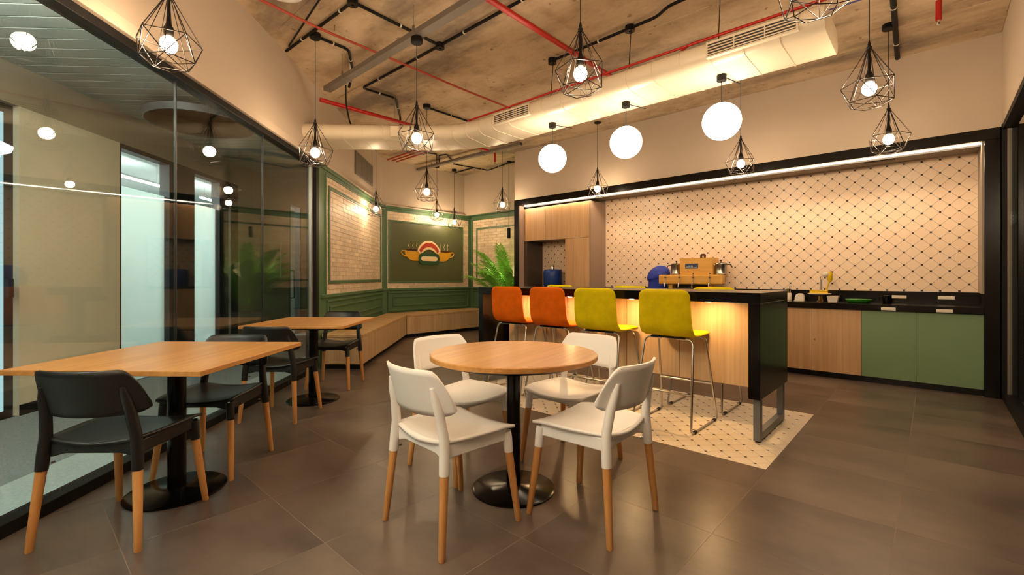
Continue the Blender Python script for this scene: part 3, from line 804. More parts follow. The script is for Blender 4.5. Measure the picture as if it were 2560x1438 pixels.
q = MB(); q.lathe([(.11, .034), (.127, .036), (.130, .040), (.127, .043), (.11, .041)], 32); q.build('rim', 'green_plastic', c, smooth=50)
c = thing('black_mug', 'small black mug with a bright rim beside the first socket', 'mug', (-.395, 6.78, WT))
q = MB(); q.lathe([(.036, 0), (.042, .01), (.042, .09), (.038, .09), (.036, .012)], 24); q.build('cup', 'black_laminate', c, smooth=40)
q = MB(); q.lathe([(.0385, .088), (.043, .088), (.043, .093), (.0385, .093)], 24); q.build('rim', 'chrome', c)
q = MB(); q.tube(fillet([(-.04, 0, .075), (-.07, 0, .075), (-.07, 0, .025), (-.04, 0, .025)], .02), .005, 8); q.build('handle', 'black_laminate', c, smooth=60)

# wooden coffee machine
c = thing('coffee_machine', 'wooden coffee machine with a row of taps on the kitchen worktop', 'coffee machine', (-2.61, 6.72, WT))
q = MB(); q.box(-.46, .46, -.10, .03, .195, .335); q.build('tap_board', 'machine_wood', c, bevel=.018)
q = MB(); q.box(-.38, .44, .03, .20, .305, .335); q.build('top_shelf', 'machine_wood', c, bevel=.006)
for x in (-.30, .28):
    q = MB(); q.box(x - .03, x + .03, -.04, .16, 0, .20); q.build('leg', 'machine_wood', c, bevel=.004)
q = MB(); q.box(-.28, .26, .10, .12, .02, .19); q.build('back_panel', 'dark_niche', c)
q = MB(); q.box(-.155, .32, -.05, .19, .335, .575); bx = q.build('box', 'machine_wood', c, bevel=.006)
q = MB(); q.box(-.07, .115, -.056, -.050, .425, .495); dp = q.build('display', 'display', bx, bevel=.002)
q = MB()
for k, (a, h) in enumerate(((0, .012), (.012, .02), (.022, .014), (.036, .03), (.048, .032), (.062, .03), (.076, .032), (.092, .030), (.108, .012))):
    q.box(-.058 + a, -.052 + a, -.0575, -.0555, .438, .438 + h)
q.box(.062, .10, -.0575, -.0555, .438, .444); q.build('display_segments', 'display_text', dp)
q = MB(); q.prism([(.10, .06, .575), (.105, .06, .625), (.125, .06, .64), (.16, .06, .64), (.178, .06, .62), (.175, .06, .575), (.155, .06, .575), (.15, .06, .61), (.13, .06, .612), (.122, .06, .575)], (0, .03, 0)); q.build('top_handle', 'dark_wood', bx, bevel=.003)
for x in (-.335, -.125, .075, .305):
    q = MB(); q.cyl((x, -.10, .30), (x, -.135, .30), .010, .008, 10).cyl((x, -.125, .345), (x, -.125, .20), .006, .006, 8).tube([(x, -.125, .225), (x - .012, -.14, .21), (x - .014, -.145, .15)], .007, 8); tp = q.build('tap', 'steel', c, smooth=40)
    q = MB(); q.ball((x, -.125, .352), .013, 10, 8, .7).cyl((x, -.135, .297), (x, -.15, .297), .012, .010, 10); q.build('tap_knob', 'dark_wood', tp, smooth=50)
for x in (-.10, .04, .40):
    q = MB(); q.lathe([(.022, .0), (.026, .10), (.023, .10), (.02, .01)], 16, (x, -.12, 0)); q.build('cup', 'chrome', c, smooth=40)
for k, (x, lb) in enumerate(((-.24, 'steel coffee pot on the machine, beside the blue cover'), (.40, 'steel coffee pot on the right of the wooden machine'))):
    p = thing('coffee_pot', lb, 'pot', (-2.61 + x, 6.76, WT + .335), group='steel coffee pots')
    q = MB(); q.lathe([(.080, 0), (.084, .006), (.078, .02), (.078, .145), (.082, .152)], 28); q.build('body', 'pot_steel', p, smooth=35)
    q = MB(); q.lathe([(.083, .152), (.080, .160), (.05, .172), (.012, .178)], 28); q.build('lid', 'pot_steel', p, smooth=35)
    q = MB(); q.lathe([(.006, .176), (.006, .190), (.014, .194), (.015, .204), (.006, .208)], 14); q.build('lid_knob', 'black_plastic', p, smooth=40)
    sx = -1 if k == 0 else 1
    q = MB(); q.tube(fillet([(sx * .078, 0, .14), (sx * .125, 0, .145), (sx * .15, 0, .10)], .02), .007, 8); q.build('handle', 'black_plastic', p, smooth=50)
    q = MB(); q.cyl((-sx * .07, -.03, .13), (-sx * .10, -.04, .15), .010, .006, 8); q.build('spout', 'chrome', p, smooth=50)
c = thing('blue_cover', 'crumpled royal blue cloth cover over an appliance beside the coffee machine', 'cover', (-3.20, 6.86, WT))
def cov(u, v):
    a = 2 * PI * u
    prof = [(.140, 0), (.148, .12), (.158, .27), (.180, .29), (.185, .325), (.165, .39), (.12, .44), (.06, .468), (.002, .475)]
    x = v * (len(prof) - 1); i = min(int(x), len(prof) - 2); f = x - i
    r = prof[i][0] * (1 - f) + prof[i + 1][0] * f; z = prof[i][1] * (1 - f) + prof[i + 1][1] * f
    r *= 1 + .018 * math.sin(5 * a + 3 * v) + .014 * math.sin(9 * a - 7 * v)
    k = min(1, max(0, (z - .15) / .12))
    return (r * math.cos(a) + .02 * k, r * math.sin(a) * .55, z + .035 * k * math.cos(a) * r / .18)
q = MB(); q.grid(cov, 48, 14); q.build('cloth', 'blue_cover', c, smooth=60)
q = MB(); q.tube([cov(i / 40, .36) for i in range(40)], .007, 6, closed=True); q.build('hem', 'blue_cover', c, smooth=60)
q = MB(); q.lathe([(.07, 0), (.07, .04), (.065, .05)], 24, (0, 0, 0)); q.build('base', 'black_plastic', c)
c = thing('water_jar', 'blue fabric-covered water jar with chrome cap in the cabinet niche', 'jar', (-5.17, 6.74, 1.0))
q = MB(); q.lathe([(.155, 0), (.17, .02), (.172, .24), (.165, .285), (.14, .305), (.05, .31)], 32); q.build('body', 'blue_plastic', c, smooth=50)
q = MB(); q.lathe([(.038, .31), (.038, .38), (.034, .385)], 20); q.build('cap', 'chrome', c, smooth=40)

# ------------------------------------------------------------------ bar island
t = thing('bar_counter', 'long black bar counter with an oak centre panel', 'counter', (-2.285, 3.88, 0))
ox, oy = -2.285, 3.88
def bl(x0, x1, y0, y1, z0, z1): return MB().box(x0 - ox, x1 - ox, y0 - oy, y1 - oy, z0, z1)
bl(-3.69, -.88, 3.48, 4.28, .982, 1.055).build('top', 'black_laminate', t, bevel=.002)
bl(-.955, -.88, 3.48, 4.28, .315, .982).build('end_slab', 'black_laminate', t, bevel=.002)
bl(-3.69, -3.625, 3.48, 4.28, .315, .982).build('end_slab', 'black_laminate', t, bevel=.002)
e = [-3.58]
while e[-1] < -2.15: e.append(e[-1] + .135)
e = e + [-1.60, -.957]
for a, b in zip(e[:-1], e[1:]):
    bl(a + .002, b - .002, 3.85, 3.905, .315, .98).build('panel_board', 'oak_v', t, bevel=.003)
bl(-3.60, -.957, 3.905, 3.95, .315, .98).build('panel_core', 'taupe', t)
for x in (-.9175, -3.655):
    q = MB(); q.add([], [])
    for y in (3.57, 4.23):
        q.box(x - .022 - ox, x + .022 - ox, y - .03 - oy, y + .03 - oy, .012, .315)
    q.box(x - .022 - ox, x + .022 - ox, 3.57 + .03 - oy, 4.23 - .03 - oy, .012, .065)
    lg = q.build('leg_frame', 'grey_metal', t, bevel=.002)
    q = MB()
    for y in (3.57, 4.23): q.lathe([(.018, 0), (.018, .013)], 12, (x - ox, y - oy, 0))
    q.build('glide', 'rubber', lg)
for x in (-1.28, -1.93, -2.58, -3.23):
    for y in (3.66,):
        q = MB(); q.lathe([(.045, -.006), (.045, 0)], 24, (x - ox, y - oy, .982)); r_ = q.build('downlight', 'aluminium', t)
        q = MB(); q.lathe([(.036, -.008), (.036, -.005)], 24, (x - ox, y - oy, .982)); q.build('lens', 'spot_glow', r_)

# ------------------------------------------------------------------ bar stools (local +y is the sitting direction)
def make_stool(mat, label):
    t = thing('bar_stool', label, 'stool')
    prof = [(-.235, 1.07), (-.232, 1.02), (-.225, .94), (-.218, .86), (-.21, .80), (-.198, .76), (-.178, .735), (-.15, .72), (-.11, .713), (-.03, .710), (.05, .712), (.12, .715), (.165, .713), (.195, .704), (.21, .69)]
    pts = [Vector((0, y, z)) for y, z in prof]
    L = [0.0]
    for a, b in zip(pts[:-1], pts[1:]): L.append(L[-1] + (b - a).length)
    tot = L[-1]; th = .034; ns, nw = 44, 12
    def at_len(d):
        for i in range(len(L) - 1):
            if d <= L[i + 1] + 1e-9:
                f = (d - L[i]) / (L[i + 1] - L[i]); return pts[i].lerp(pts[i + 1], f), (pts[i + 1] - pts[i]).normalized()
        return pts[-1], (pts[-1] - pts[-2]).normalized()
    def hw(d):
        w = .215 - .012 * max(0, 1 - d / .35)
        r = .06
        e = min(d, tot - d)
        if e < r: w -= r - math.sqrt(max(0, r * r - (r - e) ** 2))
        return w
    q = MB()
    rows = []
    for i in range(ns + 1):
        u = i / ns; d = tot * (u - .06 * math.sin(2 * PI * u))
        p, tg = at_len(d); nrm = Vector((0, -tg.z, tg.y))
        rows.append((p, nrm, hw(d), d))
    for sgn in (1, -1):
        base = len(q.v)
        for p, nrm, w, d in rows:
            for j in range(nw + 1):
                c = -1 + 2 * j / nw
                edge = min((1 - abs(c)) * w, min(d, tot - d))
                k = .25 + .75 * math.sqrt(min(1.0, edge / .03))
                curve = .012 * c * c * (1 if d < .35 else .3)
                q.v.append(tuple(p + Vector((c * w, 0, 0)) + nrm * (sgn * th / 2 * k + curve)))
        for i in range(ns):
            for j in range(nw):
                a = base + i * (nw + 1) + j
                q.f.append((a, a + nw + 1, a + nw + 2, a + 1))
    m1 = (ns + 1) * (nw + 1)
    ring = [j for j in range(nw + 1)] + [i * (nw + 1) + nw for i in range(1, ns + 1)] + [ns * (nw + 1) + j for j in range(nw - 1, -1, -1)] + [i * (nw + 1) for i in range(ns - 1, 0, -1)]
    for i in range(len(ring)):
        a, b = ring[i], ring[(i + 1) % len(ring)]
        q.f.append((a, b, b + m1, a + m1))
    q.build('seat_shell', mat, t, smooth=60)
    for sx in (-1, 1):
        path = fillet([(sx * .06, -.13, .685), (sx * .195, -.13, .685), (sx * .235, -.272, .009), (sx * .235, .275, .009), (sx * .195, .12, .685), (sx * .06, .12, .685)], .05, 6)
        q = MB(); q.tube(path, .0085, 8); lg = q.build('sled_leg', 'steel', t, smooth=60)
        for y in (-.2, .2):
            q = MB(); q.cyl((sx * .235, y - .018, .010), (sx * .235, y + .018, .010), .0125, n=10); q.build('glide', 'rubber', lg)
    for y, z in ((-.218, .28), (.205, .30)):
        q = MB(); q.cyl((-.222, y, z), (.222, y, z), .008, n=8); q.build('footrest', 'steel', t, smooth=60)
    q = MB(); q.box(-.14, .14, -.145, .135, .686, .698); q.build('seat_plate', 'black_metal', t)
    return t
so = make_stool('orange_fabric', 'orange'); sl = make_stool('lime_fabric', 'lime')
GR = 'upholstered stools along the bar counter'
place(so, (-3.20, 3.62, 0), 0, 'orange bar stool on the near side, farthest left', GR, True)
place(so, (-2.68, 3.62, 0), 0, 'orange bar stool on the near side, next to the lime stools', GR)
place(sl, (-2.16, 3.62, 0), 0, 'lime yellow bar stool on the near side, next to the orange stools', GR, True)
place(sl, (-1.545, 3.64, 0), 0, 'lime yellow bar stool nearest the right end of the counter', GR)
place(sl, (-3.38, 4.32, 0), PI, 'lime bar stool across the counter, its back showing beside the blue jar', GR)
place(sl, (-2.44, 4.32, 0), PI, 'lime bar stool across the counter, middle of the three far ones', GR)
place(sl, (-1.545, 4.30, 0), PI, 'lime bar stool across the counter, in front of the coffee machine', GR)

# ------------------------------------------------------------------ chairs (local +y is the sitting direction)
def make_chair(mat, label):
    t = thing('cafe_chair', label, 'chair')
    def seat(u, v):
        x = 2 * u - 1; y = 2 * v - 1
        k = 5.0
        # squircle mapping of the square to a rounded seat
        sx = x * math.sqrt(max(0, 1 - .16 * y * y)); sy = y * math.sqrt(max(0, 1 - .16 * x * x))
        wd = .215 + .012 * y
        px = sx * wd * 1.04; py = sy * .215 + .012
        z = .445 + .022 * x * x - .012 * (1 - x * x) * (1 - y * y) - .020 * max(0, y - .55) ** 1.5 * 2 + .006 * (1 - y) * (1 - x * x) * .5 - .008 * max(0, -y) * (1 - abs(x))
        return (px, py, z)
    q = MB(); q.grid(seat, 16, 16); o = q.build('seat', mat, t, smooth=60, solid=.014)
    # rails below the seat edge
    q = MB()
    for sx in (-1, 1):
        q.prism([(sx * .178, -.17, .395), (sx * .178, .17, .39), (sx * .178, .17, .452), (sx * .178, -.17, .455)], (sx * .02, 0, 0))
    q.prism([(-.18, -.185, .385), (-.12, -.185, .402), (.12, -.185, .402), (.18, -.185, .385), (.18, -.185, .452), (-.18, -.185, .452)], (0, .02, 0))
    q.prism([(-.17, .165, .39), (-.11, .165, .405), (.11, .165, .405), (.17, .165, .39), (.17, .165, .440), (-.17, .165, .440)], (0, .02, 0))
    q.build('apron', mat, t, bevel=.006, smooth=40)
    def back(u, v):
        x = 2 * u - 1
        a = abs(x)
        zt = .775 - .158 * max(0, (a - .66) / .34) ** 2.0
        zb = .572 + .008 * a ** 2 + .022 * max(0, (a - .70) / .30) ** 2.2
        z = zb + (zt - zb) * v
        ang = x * .86
        px = .262 * math.sin(ang) / math.sin(.86) * .90
        py = -.235 + .145 * (1 - math.cos(ang)) / (1 - math.cos(.86)) * .62 - .055 * (z - .575) / .2
        return (px, py, z)
    q = MB(); q.grid(back, 28, 8); q.build('backrest', mat, t, smooth=60, solid=.011)
    for sx in (-1, 1):
        q = MB(); q.tube([(sx * .204, -.196, .335), (sx * .200, -.192, .40), (sx * .192, -.188, .48), (sx * .180, -.202, .58), (sx * .172, -.220, .655), (sx * .168, -.232, .70)], [.0225, .0235, .0225, .0215, .0185, .010], 12); q.build('back_post', mat, t, smooth=50)
        q = MB(); q.tube([(sx * .196, .186, .335), (sx * .192, .182, .395), (sx * .188, .176, .432)], [.0215, .0225, .024], 12); q.build('leg_socket', mat, t, smooth=50)
        for (fx, fy, tx, ty) in ((.228, -.226, .204, -.196), (.222, .226, .196, .186)):
            q = MB(); q.tube([(sx * fx, fy, .0), (sx * fx, fy, .004), (sx * (fx * .5 + tx * .5), (fy + ty) / 2, .17), (sx * tx, ty, .338)], [.0125, .0145, .0175, .0195], 14); q.build('leg', 'beech', t, smooth=50)
        q = MB(); q.cyl((sx * .180, -.180, .36), (sx * .172, -.168, .362), .005, n=8); q.build('screw', 'chrome', t)
    return t
cw = make_chair('white_plastic', 'white'); cb = make_chair('black_plastic', 'black')
GW = 'white chairs around the round table'; GB = 'black chairs at the square tables'
place(cw, (-1.70, 1.43, 0), math.radians(-3), 'white plastic chair with wooden legs, nearest the viewer at left of the round table', GW, True)
place(cw, (-1.25, 1.955, 0), math.radians(91), 'white plastic chair with wooden legs at the right of the round table', GW)
place(cw, (-1.71, 2.42, 0), math.radians(180), 'white plastic chair behind the round table, in front of the bar stools', GW)
place(cw, (-2.17, 1.90, 0), math.radians(-92), 'white plastic chair behind the left side of the round table', GW)
place(cb, (-2.81, .372, 0), math.radians(43.5), 'black plastic chair nearest the viewer at the front square table', GB, True)
place(cb, (-3.286, .863, 0), math.radians(224), 'black plastic chair on the far side of the front square table', GB)
place(cb, (-4.05, 1.55, 0), math.radians(40), 'black plastic chair on the near side of the rear square table', GB)
place(cb, (-4.772, 2.376, 0), math.radians(223), 'black plastic chair on the far side of the rear table by the bench', GB)

# ------------------------------------------------------------------ tables
def pedestal(t, post_r, base_r, zt):
    q = MB(); q.lathe([(base_r, 0), (base_r, .006), (base_r - .012, .012), (.06, .020), (.05, .024)], 48); q.build('base', 'black_metal', t, smooth=30)
    q = MB(); q.lathe([(post_r, .02), (post_r, zt)], 32); q.build('post', 'black_metal', t, smooth=30)
t = thing('round_table', 'round oak table on a black pedestal in the middle of the room', 'table', (-1.712, 1.879, 0), math.radians(12))
q = MB(); q.lathe([(.448, .722), (.457, .726), (.457, .746), (.452, .75)], 96); q.build('table_top', 'table_oak', t, smooth=30)
q = MB(); q.lathe([(.37, .698), (.38, .706), (.38, .722)], 64); q.build('under_plate', 'black_metal', t, smooth=30)
pedestal(t, .039, .228, .70)
for (x, y, rz, sz, lb) in ((-3.05, .615, math.radians(41), .462, 'square oak table on a black pedestal at the front left'), (-4.345, 1.945, math.radians(42.5), .45, 'square oak table on a black pedestal near the bench')):
    t = thing('square_table', lb, 'table', (x, y, 0), rz, group='square oak tables along the glass')
    q = MB(); q.box(-sz, sz, -sz, sz, .722, .747); q.build('table_top', 'table_oak', t, bevel=.003)
    q = MB(); q.box(-.36, .36, -.36, .36, .704, .722); q.build('under_plate', 'black_metal', t)
    pedestal(t, .043, .235, .705)

# ------------------------------------------------------------------ corner bench
t = thing('corner_bench', 'long low oak bench running under the brick panels round the corner', 'bench', (0, 0, 0))
A = [lw(5.90, -.042), (XF + .05, 5.075), (-7.43, 5.12), lw(5.87, -.56)]
A = [(p[0], p[1]) for p in A]
B = [(XF + .05, 5.08), (XF + .05, YN - .05), (-7.43, YN - .05), (-7.43, 5.125)]
def inset(poly, d):
    n = len(poly); cx = sum(p[0] for p in poly) / n; cy = sum(p[1] for p in poly) / n; out = []
    for i in range(n):
        a, p, b = Vector(poly[i - 1]), Vector(poly[i]), Vector(poly[(i + 1) % n])
        d1 = (p - a).normalized(); d2 = (b - p).normalized(); n1 = Vector((-d1.y, d1.x)); n2 = Vector((-d2.y, d2.x))
        if n1.dot(Vector((cx, cy)) - p) < 0: n1, n2 = -n1, -n2
        bis = (n1 + n2); bis = bis / (bis.length ** 2) * 2
        out.append((p.x + bis.x * d, p.y + bis.y * d))
    return out
for P in (A, B):
    q = MB(); q.poly(P, .405, .44); q.build('seat_top', 'oak_bench', t, bevel=.002)
    q = MB(); q.poly(inset(P, .006), .065, .403); q.build('bench_body', 'oak_v', t, bevel=.002)
    q = MB(); q.poly(inset(P, .045), 0, .065); q.build('plinth', 'black_matt', t)

# ------------------------------------------------------------------ sign board with a plain coffee emblem
t = thing('sign_board', 'dark green framed sign board with a coffee cup emblem on the far wall', 'sign', (XF + .022, 6.14, 0), math.radians(90))
q = MB(); q.box(-.99, .97, -.010, .012, 1.055, 2.315); q.build('board', 'green_panel', t, bevel=.003)
q = MB(); q.box(-1.0, .98, -.022, .008, 1.045, 1.075).box(-1.0, .98, -.022, .008, 2.295, 2.325).box(-1.0, -.97, -.022, .008, 1.075, 2.295).box(.95, .98, -.022, .008, 1.075, 2.295); q.build('board_frame', 'green_paint', t, bevel=.004)
def flat(name, pts, mat, y0, th):
    q = MB(); q.prism([(x, y0, z) for x, z in pts], (0, -th, 0)); return q.build(name, mat, t, bevel=.002)
def arc(cx, cz, rx, rz, a0, a1, n=20):
    return [(cx + rx * math.cos(math.radians(a0 + (a1 - a0) * i / n)), cz + rz * math.sin(math.radians(a0 + (a1 - a0) * i / n))) for i in range(n + 1)]
for sx in (-1, 1):
    cup = [(sx * .20, 1.73), (sx * .62, 1.73)] + [(sx * x, z) for x, z in ((.615, 1.66), (.57, 1.59), (.50, 1.535), (.42, 1.51), (.20, 1.51))]
    o = flat('cup', cup, 'mustard', -.010, .012)
    q = MB(); q.tube([(sx * .60, -.016, 1.70), (sx * .67, -.016, 1.715), (sx * .705, -.016, 1.68), (sx * .66, -.016, 1.62), (sx * .58, -.016, 1.60)], .014, 8); q.build('cup_handle', 'mustard', o, smooth=50)
    q = MB(); q.prism([(x, -.010, z) for x, z in arc(sx * .41, 1.735, .20, .022, 0, 360, 24)[:-1]], (0, -.015, 0)); q.build('coffee', 'coffee_brown', o)
    for k in range(3):
        x = sx * (.32 + .10 * k)
        q = MB(); q.tube([(x, -.015, 1.76), (x + .015, -.015, 1.79), (x - .012, -.015, 1.83), (x + .012, -.015, 1.865), (x, -.015, 1.90)], .0055, 6); q.build('steam', 'cream', o, smooth=60)
flat('arch', arc(0, 1.58, .335, .37, 22, 158) + arc(0, 1.56, .22, .20, 158, 22), 'cream', -.010, .022)
flat('arch_band', arc(0, 1.58, .300, .33, 28, 152) + arc(0, 1.57, .245, .245, 152, 28), 'sign_red', -.030, .006)
flat('plaque', arc(-.17, 1.56, .11, .125, 90, 270, 12) + arc(.17, 1.56, .11, .125, -90, 90, 12), 'sign_green', -.010, .028)
flat('plaque_band', arc(-.16, 1.56, .06, .05, 90, 270, 10) + arc(.16, 1.56, .06, .05, -90, 90, 10), 'cream', -.036, .005)

# ------------------------------------------------------------------ air vent on the left wall
t = thing('air_vent', 'grey louvred air vent high on the wall above the left brick panel', 'vent', lw(7.96, 0.0, 3.00), LA)
q = MB(); q.box(-.50, .50, -.016, .004, -.165, .165); q.build('backing', 'vent_grey', t)
q = MB(); q.box(-.52, .52, -.024, -.008, .15, .185).box(-.52, .52, -.024, -.008, -.185, -.15).box(-.52, -.485, -.024, -.008, -.15, .15).box(.485, .52, -.024, -.008, -.15, .15).box(-.17, -.155, -.024, -.008, -.15, .15).box(.155, .17, -.024, -.008, -.15, .15); q.build('frame', 'tray_metal', t)
sl_ = MB(); sl_.box(-.485, .485, -.022, -.010, -.006, .006); sm = sl_.mesh('slat', 'tray_metal')
for k in range(13): share(sm, 'slat', t, (0, 0, -.138 + k * .023))

# ------------------------------------------------------------------ white duct
DZ, DHW, DR = 2.865, .29, .09
path = [Vector((-5.554 - .0, 2.465, 0)) + Vector((NX, NY, 0)) * 0.0, Vector((-4.207, 3.82, 0)), Vector((-.52, 3.82, 0))]
pp = fillet(path, .55, 12)
prof = []
for k in range(9):
    a = PI / 2 + PI * k / 8; prof.append((-(DHW - DR) + DR * math.cos(a), DR * math.sin(a)))
for k in range(9):
    a = -PI / 2 + PI * k / 8; prof.append(((DHW - DR) + DR * math.cos(a), DR * math.sin(a)))
def sweep(q, pts, prof, z, grow=0.0):
    rings = []
    for i, p in enumerate(pts):
        a = pts[max(0, i - 1)]; b = pts[min(len(pts) - 1, i + 1)]
        tg = (b - a).normalized(); lat = Vector((-tg.y, tg.x, 0))
        rings.append([p + lat * (u * (1 + grow / DHW)) + Vector((0, 0, z + w * (1 + grow / DR))) for u, w in prof])
    n = len(prof); vs = [v for r in rings for v in r]; fs = []
    for i in range(len(rings) - 1):
        for j in range(n): fs.append((i * n + j, i * n + (j + 1) % n, (i + 1) * n + (j + 1) % n, (i + 1) * n + j))
    fs.append(tuple(range(n))); fs.append(tuple((len(rings) - 1) * n + j for j in range(n)))
    q.add(vs, fs); return q
t = thing('air_duct', 'white flat-oval air duct bending across the ceiling above the bar', 'duct', (0, 0, 0))
q = sweep(MB(), pp, prof, DZ); q.build('duct_shell', 'duct_white', t, smooth=35)
# joint ridges
tot = 0; segs = []
for a, b in zip(pp[:-1], pp[1:]): segs.append((tot, a, b)); tot += (b - a).length
d = .22
while d < tot - .1:
    for (s0, a, b) in segs:
        if s0 <= d < s0 + (b - a).length:
            tg = (b - a).normalized(); p = a + tg * (d - s0)
            q = sweep(MB(), [p - tg * .004, p + tg * .004], prof, DZ, .0045); q.build('duct_joint', 'duct_white', t, smooth=35)
    d += .23
for (x0, x1) in ((-3.50, -3.00), (-1.26, -.66)):
    yfr = 3.82 - DHW
    q = MB(); q.box(x0, x1, yfr - .012, yfr + .03, DZ - .062, DZ + .055); g = q.build('grille', 'duct_white', t, bevel=.003)
    q = MB(); q.box(x0 + .015, x1 - .015, yfr - .014, yfr, DZ - .05, DZ + .043); q.build('grille_back', 'grille_dark', g)
    for k in range(5):
        q = MB(); z = DZ - .043 + k * .02; q.box(x0 + .015, x1 - .015, yfr - .018, yfr - .008, z - .004, z + .004); q.build('grille_slat', 'duct_white', g)
    n = max(2, int((x1 - x0) / .16))
    for k in range(1, n):
        x = x0 + (x1 - x0) * k / n
        q = MB(); q.box(x - .004, x + .004, yfr - .019, yfr - .008, DZ - .05, DZ + .043); q.build('grille_bar', 'duct_white', g)
pb = Vector((-5.0, 3.022, 0)); 
q = MB(); q.box(-.05, .05, -.03, .0, -.10, .02); o = q.build('damper_box', 'duct_white', t, bevel=.004); o.location = (-4.80 + .205, 3.22 - .205 - .01, DZ + .02); o.rotation_euler = (0, 0, math.radians(45))

# ------------------------------------------------------------------ pendant lamps
def make_pendant():
    t = thing('cage_pendant', 'pendant', 'lamp')
    q = MB(); q.ball((0, 0, 0), .044, 14, 9, 1.1); q.build('bulb', 'bulb_glow', t, smooth=80)
    q = MB(); q.lathe([(.020, .046), (.024, .055), (.024, .095), (.016, .11), (.009, .135), (.009, .27)], 16); q.build('socket', 'black_matt', t, smooth=40)
    q = MB(); q.lathe([(.008, .27), (.011, .276), (.016, .285), (.016, .292), (.008, .297), (.010, .31), (.004, .335)], 14); q.build('cord_grip', 'black_matt', t, smooth=40)
    n = 5
    r1 = [Vector((.163 * math.cos(2 * PI * k / n), .163 * math.sin(2 * PI * k / n), .03)) for k in range(n)]
    r2 = [Vector((.135 * math.cos(2 * PI * (k + .5) / n), .135 * math.sin(2 * PI * (k + .5) / n), -.095)) for k in range(n)]
    r3 = [Vector((.085 * math.cos(2 * PI * k / n), .085 * math.sin(2 * PI * k / n), -.125)) for k in range(n)]
    ap = Vector((0, 0, .285)); q = MB(); w = .0028
    def top(k): return ap + Vector((r1[k].x, r1[k].y, 0)).normalized() * .008
    for k in range(n):
        q.tube([top(k), r1[k]], w, 6)
        q.tube([r1[k], r1[(k + 1) % n]], w, 6)
        q.tube([r1[k], r2[k]], w, 6); q.tube([r1[(k + 1) % n], r2[k]], w, 6)
        q.tube([r2[k], r2[(k + 1) % n]], w, 6)
        q.tube([ap + Vector((r2[k].x, r2[k].y, 0)).normalized() * .008, r2[k]], w * .8, 6)
        q.tube([r2[k], r3[k]], w * .8, 6); q.tube([r2[k], r3[(k + 1) % n]], w * .8, 6)
        q.tube([r3[k], r3[(k + 1) % n]], w * .8, 6)
    q.build('cage', 'cage_metal', t, smooth=60)
    return t
pend = make_pendant()
LAMPS = [
    (-3.191, .605, 2.48, 'wire cage pendant at top left in front of the glass partition'),
    (-4.45, 2.01, 2.379, 'wire cage pendant hanging where the duct meets the left wall'),
    (-3.36, 2.42, 2.388, 'wire cage pendant hung from the cable tray in front of the duct'),
    (-1.686, 2.493, 2.48, 'wire cage pendant at top centre in front of the red pipe'),
    (-.333, 4.051, 2.48, 'wire cage pendant at top right, overlapping the cord of the one below it'),
    (-.314, 5.58, 2.46, 'wire cage pendant against the black kitchen surround at far right'),
    (-1.654, 5.734, 2.48, 'wire cage pendant right of the largest white globe'),
    (-3.75, 6.00, 2.497, 'wire cage pendant above the tall oak cabinet'),
    (-7.06, 4.24, 2.333, 'wire cage pendant in front of the left brick panel'),
    (-5.151, 3.878, 2.339, 'wire cage pendant hanging just below the duct, above the left part of the green sign'),
    (-7.78, 6.12, 2.489, 'wire cage pendant at the top of the green sign, left of the pair'),
    (-7.78, 6.60, 2.375, 'wire cage pendant at the top of the green sign, right of the pair'),
    (-5.785, 6.045, 2.48, 'wire cage pendant left of the kitchen surround, above the palm'),
    (-.391, 2.45, 2.48, 'wire cage pendant cut off by the top edge at right'),
    (-1.67, .70, 2.48, 'wire cage fill pendant added above the viewer, out of frame'),  # from here on, unseen pendants added to brighten the room
    (-.20, .75, 2.48, 'wire cage fill pendant added right of the viewer, out of frame'),
    (-1.75, -.80, 2.48, 'wire cage fill pendant added behind the viewer, out of frame'),
]
for k, (x, y, z, lb) in enumerate(LAMPS):
    l = place(pend, (x, y, z), k * .73 + .3, lb, 'wire cage pendant lamps', first=(k == 0))
for k, l in enumerate([o for o in COL.objects if o.name.startswith('cage_pendant')]):
    z = l.location.z
    top_z = 3.274 if 'cable tray' in l['label'] else CEIL
    q = MB(); q.cyl((0, 0, .33), (0, 0, top_z - .05 - z), .0032, n=6); q.build('hanging_cord', 'cord', l)
    q = MB(); q.lathe([(.012, -.052), (.045, -.05), (.052, -.042), (.052, -.004), (.05, 0)], 24, (0, 0, top_z - z)); q.build('ceiling_rose', 'black_matt', l, smooth=40)

# white globes hanging below the duct, and fill globes added round the viewer
def make_globe():
    t = thing('globe_pendant', 'globe', 'lamp')
    q = MB(); q.ball((0, 0, 0), .145, 40, 24); q.build('globe', 'globe_glow', t, smooth=80)
    q = MB(); q.lathe([(.02, .142), (.02, .152), (.006, .156)], 16); q.build('globe_cap', 'black_matt', t)
    q = MB(); q.cyl((0, 0, .15), (0, 0, .325), .0035, n=6); q.build('hanging_cord', 'cord', t)
    q = MB(); q.lathe([(.035, .322), (.037, .326), (.037, .365), (.035, .368)], 12); q.build('canopy', 'black_matt', t)
    q = MB(); q.cyl((.03, .02, .345), (.055, .275, .372), .004, n=6); q.build('stay', 'cord', t)
    return t
gl = make_globe()
for k, (x, y, lb) in enumerate(((-1.15, -.55, 'white fill globe added behind the viewer at left, out of frame'), (-.35, -.75, 'white fill globe added behind the viewer, out of frame'), (-.15, -1.5, 'white fill globe added near the rear wall, out of frame'), (-.80, .10, 'white fill globe added just above the viewer, out of frame'), (-1.6, -.25, 'white fill globe added above the viewer toward the glass, out of frame'))):  # unseen globes added to light the room from the viewer's side
    place(gl, (x, y, 2.405), 0, lb, 'white globe pendants')
